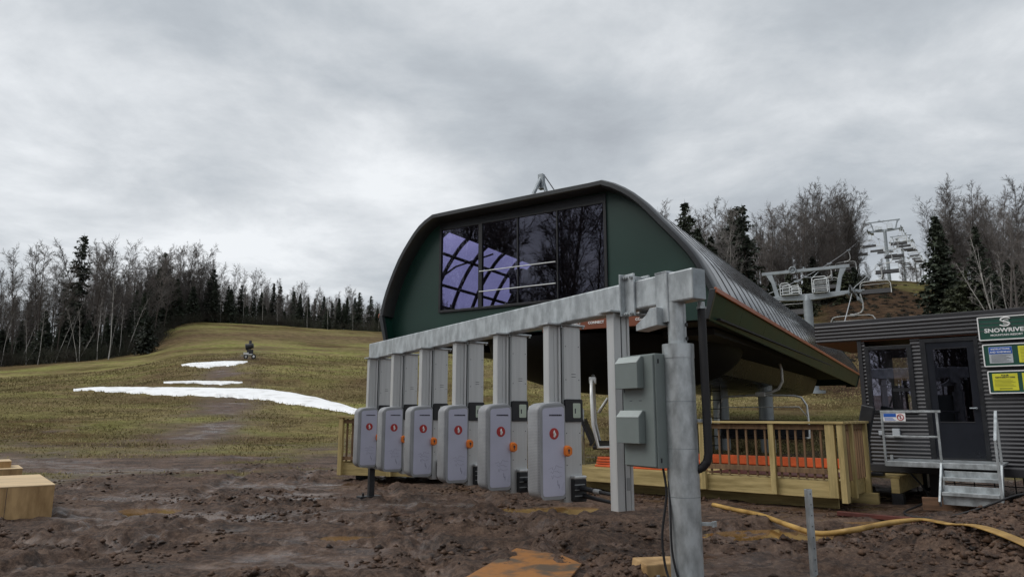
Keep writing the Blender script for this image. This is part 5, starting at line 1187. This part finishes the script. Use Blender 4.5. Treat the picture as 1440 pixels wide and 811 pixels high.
def undergrowth():
    rg = random.Random(12); B = TB()
    def bush(X, Y, s):
        z = tz(X, Y)
        for k in range(26):
            a = rg.random() * 6.28; e = rg.uniform(.35, 1.3); L_ = s * rg.uniform(.5, 1.2); p = Vector((X + rg.gauss(0, .5) * s, Y + rg.gauss(0, .5) * s, z - .1)); d = Vector((math.cos(a) * math.cos(e), math.sin(a) * math.cos(e), math.sin(e))) * L_
            B.limb([p, p + d * .5, p + d + Vector((0, 0, .1))], [.03, .02, .008])
            for j in range(4): q = p + d * rg.uniform(.3, 1); B.limb([q, q + Vector((rg.gauss(0, .3), rg.gauss(0, .3), rg.uniform(.1, .6))) * s], [.018, .006])
    for cols, n, s in ((LW, 420, 1.7), (RW, 90, 1.2), (HW, 60, 1.3)):
        for k in range(n):
            u = rg.random() * (len(cols) - 1); i = int(u); f = u - i; px = cols[i][0] + (cols[i + 1][0] - cols[i][0]) * f; Y = cols[i][1] + (cols[i + 1][1] - cols[i][1]) * f - 2 + 30 * rg.random() ** 1.6
            X, Y, _ = spot(px, Y); bush(X, Y, s * rg.uniform(.7, 1.5))
    for k in range(330): X, Y, _ = spot(rg.uniform(1165, 1330), rg.uniform(58, 112)); bush(X, Y, rg.uniform(.15, .4))
    tag(B.build('undergrowth', BRUSHM), 'tangled brown underbrush under the trees', None, kind='stuff')
undergrowth()
def loose_clods():
    g_ = np.random.default_rng(8); n = 70000
    th = g_.uniform(R(-40), R(40), n); q = 5.5 + 17 * g_.random(n) ** 1.3; X = q * np.sin(th); Y = q * np.cos(th); mk = mudmask(X, Y)
    lump = np.zeros_like(X)
    for x, y, s, h in MOUND: lump = np.maximum(lump, np.exp(-(((X - x) ** 2 + (Y - y) ** 2) / (s * s)) ** 1.3))
    pt = np.clip(fbm(X * .8, Y * 1.2, 33, 4) * 3.2 + .05, 0, 1); k = (g_.random(n) < np.maximum(pt * .42, lump) * mk * (mk > .6))
    for x, y, a, b in PUD: k &= ((X - x) / a) ** 2 + ((Y - y) / b) ** 2 > 1.6
    X = X[k]; Y = Y[k]; n = len(X); lump = lump[k]; Z = terrain(X, Y) + mudrelief(X, Y)[0]; r = g_.gamma(2.0, .0080, n) * (1 + .15 * lump) + .006; r = np.minimum(r, .07)
    base = np.array([(1, 0, 0), (.3, .95, 0), (-.8, .6, 0), (-.8, -.6, 0), (.3, -.95, 0), (.1, 0, .8), (-.2, .4, .62), (0, -.1, -.5)])
    F_ = np.array([(0, 1, 5), (1, 6, 5), (1, 2, 6), (2, 3, 6), (6, 3, 5), (3, 4, 5), (4, 0, 5), (1, 0, 7), (2, 1, 7), (3, 2, 7), (4, 3, 7), (0, 4, 7)])
    a = g_.uniform(0, 6.28, n); V = base[None] * (1 + g_.normal(0, .25, (n, 8, 3))) * r[:, None, None]; V[:, :, 0] *= g_.uniform(.8, 1.5, n)[:, None]; V[:, :, 2] *= g_.uniform(.6, 1.1, n)[:, None]
    c, s_ = np.cos(a)[:, None], np.sin(a)[:, None]; x = V[:, :, 0] * c - V[:, :, 1] * s_; y = V[:, :, 0] * s_ + V[:, :, 1] * c
    v = np.stack([x + X[:, None], y + Y[:, None], V[:, :, 2] + (Z + r * .15)[:, None]], -1).reshape(-1, 3); f = (F_[None] + (np.arange(n) * 8)[:, None, None]).reshape(-1, 3)
    tag(np_mesh('mud_clods', v, f, CLOD), 'loose dark clods of wet earth scattered over the churned mud', None, kind='stuff')
CLOD = mat('wet earth clods', (.030, .015, .009), .55, 0, .6, 6, c2=(.120, .068, .042), detail=6, spec=.3, rvar=.25)
loose_clods()
def grass():
    g_ = np.random.default_rng(4); n = 330000
    th = np.concatenate([g_.uniform(R(-44), R(44), n)]); q = 10 + 75 * g_.random(len(th)) ** 1.25
    X = q * np.sin(th); Y = q * np.cos(th); mk = mudmask(X, Y); k = (g_.random(len(th)) > mk * 1.25 + .06) & (fbm(X * .35, Y * .35, 7, 3) + g_.uniform(-.5, .5, len(th)) > -.25)
    dx = X - D0[0]; dy = Y - D0[1]; lx = dx * .77 - dy * .638; ly = dx * .638 + dy * .77; k &= ~((lx > -5.4) & (lx < .1) & (ly > 0.2) & (ly < 4.7))
    dx = X - C0[0]; dy = Y - C0[1]; lx = dx * .77 - dy * .638; ly = dx * .638 + dy * .77; k &= ~((lx > -1.1) & (ly > -.3) & (ly < 2.6))
    X = X[k]; Y = Y[k]; q = q[k]; Z = terrain(X, Y) - .01; n = len(X); hgt = g_.uniform(.025, .08, n) * (.65 + q / 55); w = .006 + .0011 * q * .5
    a = g_.uniform(0, 6.28, n); lx = g_.normal(0, .6, n) * hgt; ly = g_.normal(0, .6, n) * hgt
    v = np.stack([np.stack([X - np.cos(a) * w, Y - np.sin(a) * w, Z], -1), np.stack([X + np.cos(a) * w, Y + np.sin(a) * w, Z], -1), np.stack([X + lx, Y + ly, Z + hgt], -1)], 1).reshape(-1, 3)
    tag(np_mesh('dry_grass', v, np.arange(3 * n).reshape(-1, 3), LITTER), 'dry yellowish grass on the slope and around the mud', None, kind='stuff')
grass()

# ------------------------------------------------------------------ sky, sun, camera
w = bpy.data.worlds.new('World'); sc.world = w; w.use_nodes = True; nt = w.node_tree; N = nt.nodes; K = nt.links
bg = N['Background']; bg.inputs[1].default_value = .1
ELEV, ROT = R(48), R(-100)
ns = N.new('ShaderNodeTexSky'); ns.sky_type = 'NISHITA'; ns.sun_disc = False; ns.sun_elevation = ELEV; ns.sun_rotation = ROT
tc = N.new('ShaderNodeTexCoord'); sx = N.new('ShaderNodeSeparateXYZ'); K.new(tc.outputs['Generated'], sx.inputs[0])
def mm(op, a, b=None, c=None, clamp=False):
    x = N.new('ShaderNodeMath'); x.operation = op; x.use_clamp = clamp
    for i, q in enumerate((a, b, c)):
        if q is None: continue
        if hasattr(q, 'links'): K.new(q, x.inputs[i])
        else: x.inputs[i].default_value = q
    return x.outputs[0]
zz = mm('ADD', mm('MAXIMUM', sx.outputs[2], 0.0), .16)
cv = N.new('ShaderNodeCombineXYZ'); K.new(mm('DIVIDE', sx.outputs[0], zz), cv.inputs[0]); K.new(mm('DIVIDE', sx.outputs[1], zz), cv.inputs[1])
def cn(scale, det, dist=0, rough=.55, off=(0, 0, 0)):
    mp = N.new('ShaderNodeMapping'); mp.inputs['Location'].default_value = off; K.new(cv.outputs[0], mp.inputs[0])
    n = N.new('ShaderNodeTexNoise'); n.inputs['Scale'].default_value = scale; n.inputs['Detail'].default_value = det; n.inputs['Roughness'].default_value = rough; n.inputs['Distortion'].default_value = dist; K.new(mp.outputs[0], n.inputs['Vector']); return n.outputs[0]
big = cn(.75, 4, .35, .5, (3.1, 1.7, 0)); mid = cn(2.1, 10, .2, .62, (7.2, 4.4, 0))
cl = mm('ADD', mm('MULTIPLY', big, .80), mm('MULTIPLY', mid, .45)); cl = mm('SUBTRACT', cl, .125)
def lobe(az, el, p):
    d = N.new('ShaderNodeVectorMath'); d.operation = 'DOT_PRODUCT'; K.new(tc.outputs['Generated'], d.inputs[0]); d.inputs[1].default_value = (math.sin(R(az)) * math.cos(R(el)), math.cos(R(az)) * math.cos(R(el)), math.sin(R(el)))
    return mm('POWER', mm('MAXIMUM', d.outputs['Value'], 0.0), p)
cl = mm('ADD', cl, mm('MULTIPLY', lobe(-14, 15, 24), .03)); cl = mm('SUBTRACT', cl, mm('MULTIPLY', lobe(40, 14, 9), .07)); cl = mm('ADD', cl, mm('MULTIPLY', lobe(-25, 45, 6), .03))
rp_ = N.new('ShaderNodeValToRGB'); e = rp_.color_ramp.elements; e[0].position = .36; e[0].color = (3.3, 3.55, 3.85, 1); e[1].position = .66; e[1].color = (6.9, 7.1, 7.3, 1)
x_ = e.new(.45); x_.color = (4.0, 4.3, 4.6, 1); x_ = e.new(.53); x_.color = (5.0, 5.25, 5.5, 1)
K.new(cl, rp_.inputs[0])
mx = N.new('ShaderNodeMix'); mx.data_type = 'RGBA'; mx.inputs[0].default_value = .96; K.new(ns.outputs[0], mx.inputs[6]); K.new(rp_.outputs[0], mx.inputs[7]); K.new(mx.outputs[2], bg.inputs[0])
sl = bpy.data.lights.new('sun', 'SUN'); sl.energy = 1.5; sl.angle = R(45); sl.color = (1, .97, .93)
so = bpy.data.objects.new('sun', sl); COL.objects.link(so)
sd = Vector((math.sin(ROT) * math.cos(ELEV), math.cos(ROT) * math.cos(ELEV), math.sin(ELEV))); so.rotation_euler = sd.to_track_quat('Z', 'Y').to_euler()
cam = bpy.data.cameras.new('camera'); cam.sensor_width = 36; cam.lens = F / 1440 * 36; cam.clip_start = .05; cam.clip_end = 3000
co = bpy.data.objects.new('camera', cam); COL.objects.link(co); co.location = (0, 0, H); co.rotation_euler = (math.pi / 2 + PITCH, 0, 0); sc.camera = co
sc.view_settings.view_transform = 'Standard'; sc.view_settings.look = 'None'; sc.view_settings.exposure = .38; sc.view_settings.gamma = 1
sc.cycles.max_bounces = 8; sc.cycles.transparent_max_bounces = 24; sc.cycles.glossy_bounces = 4; sc.cycles.diffuse_bounces = 3
sc.cycles.use_denoising = True
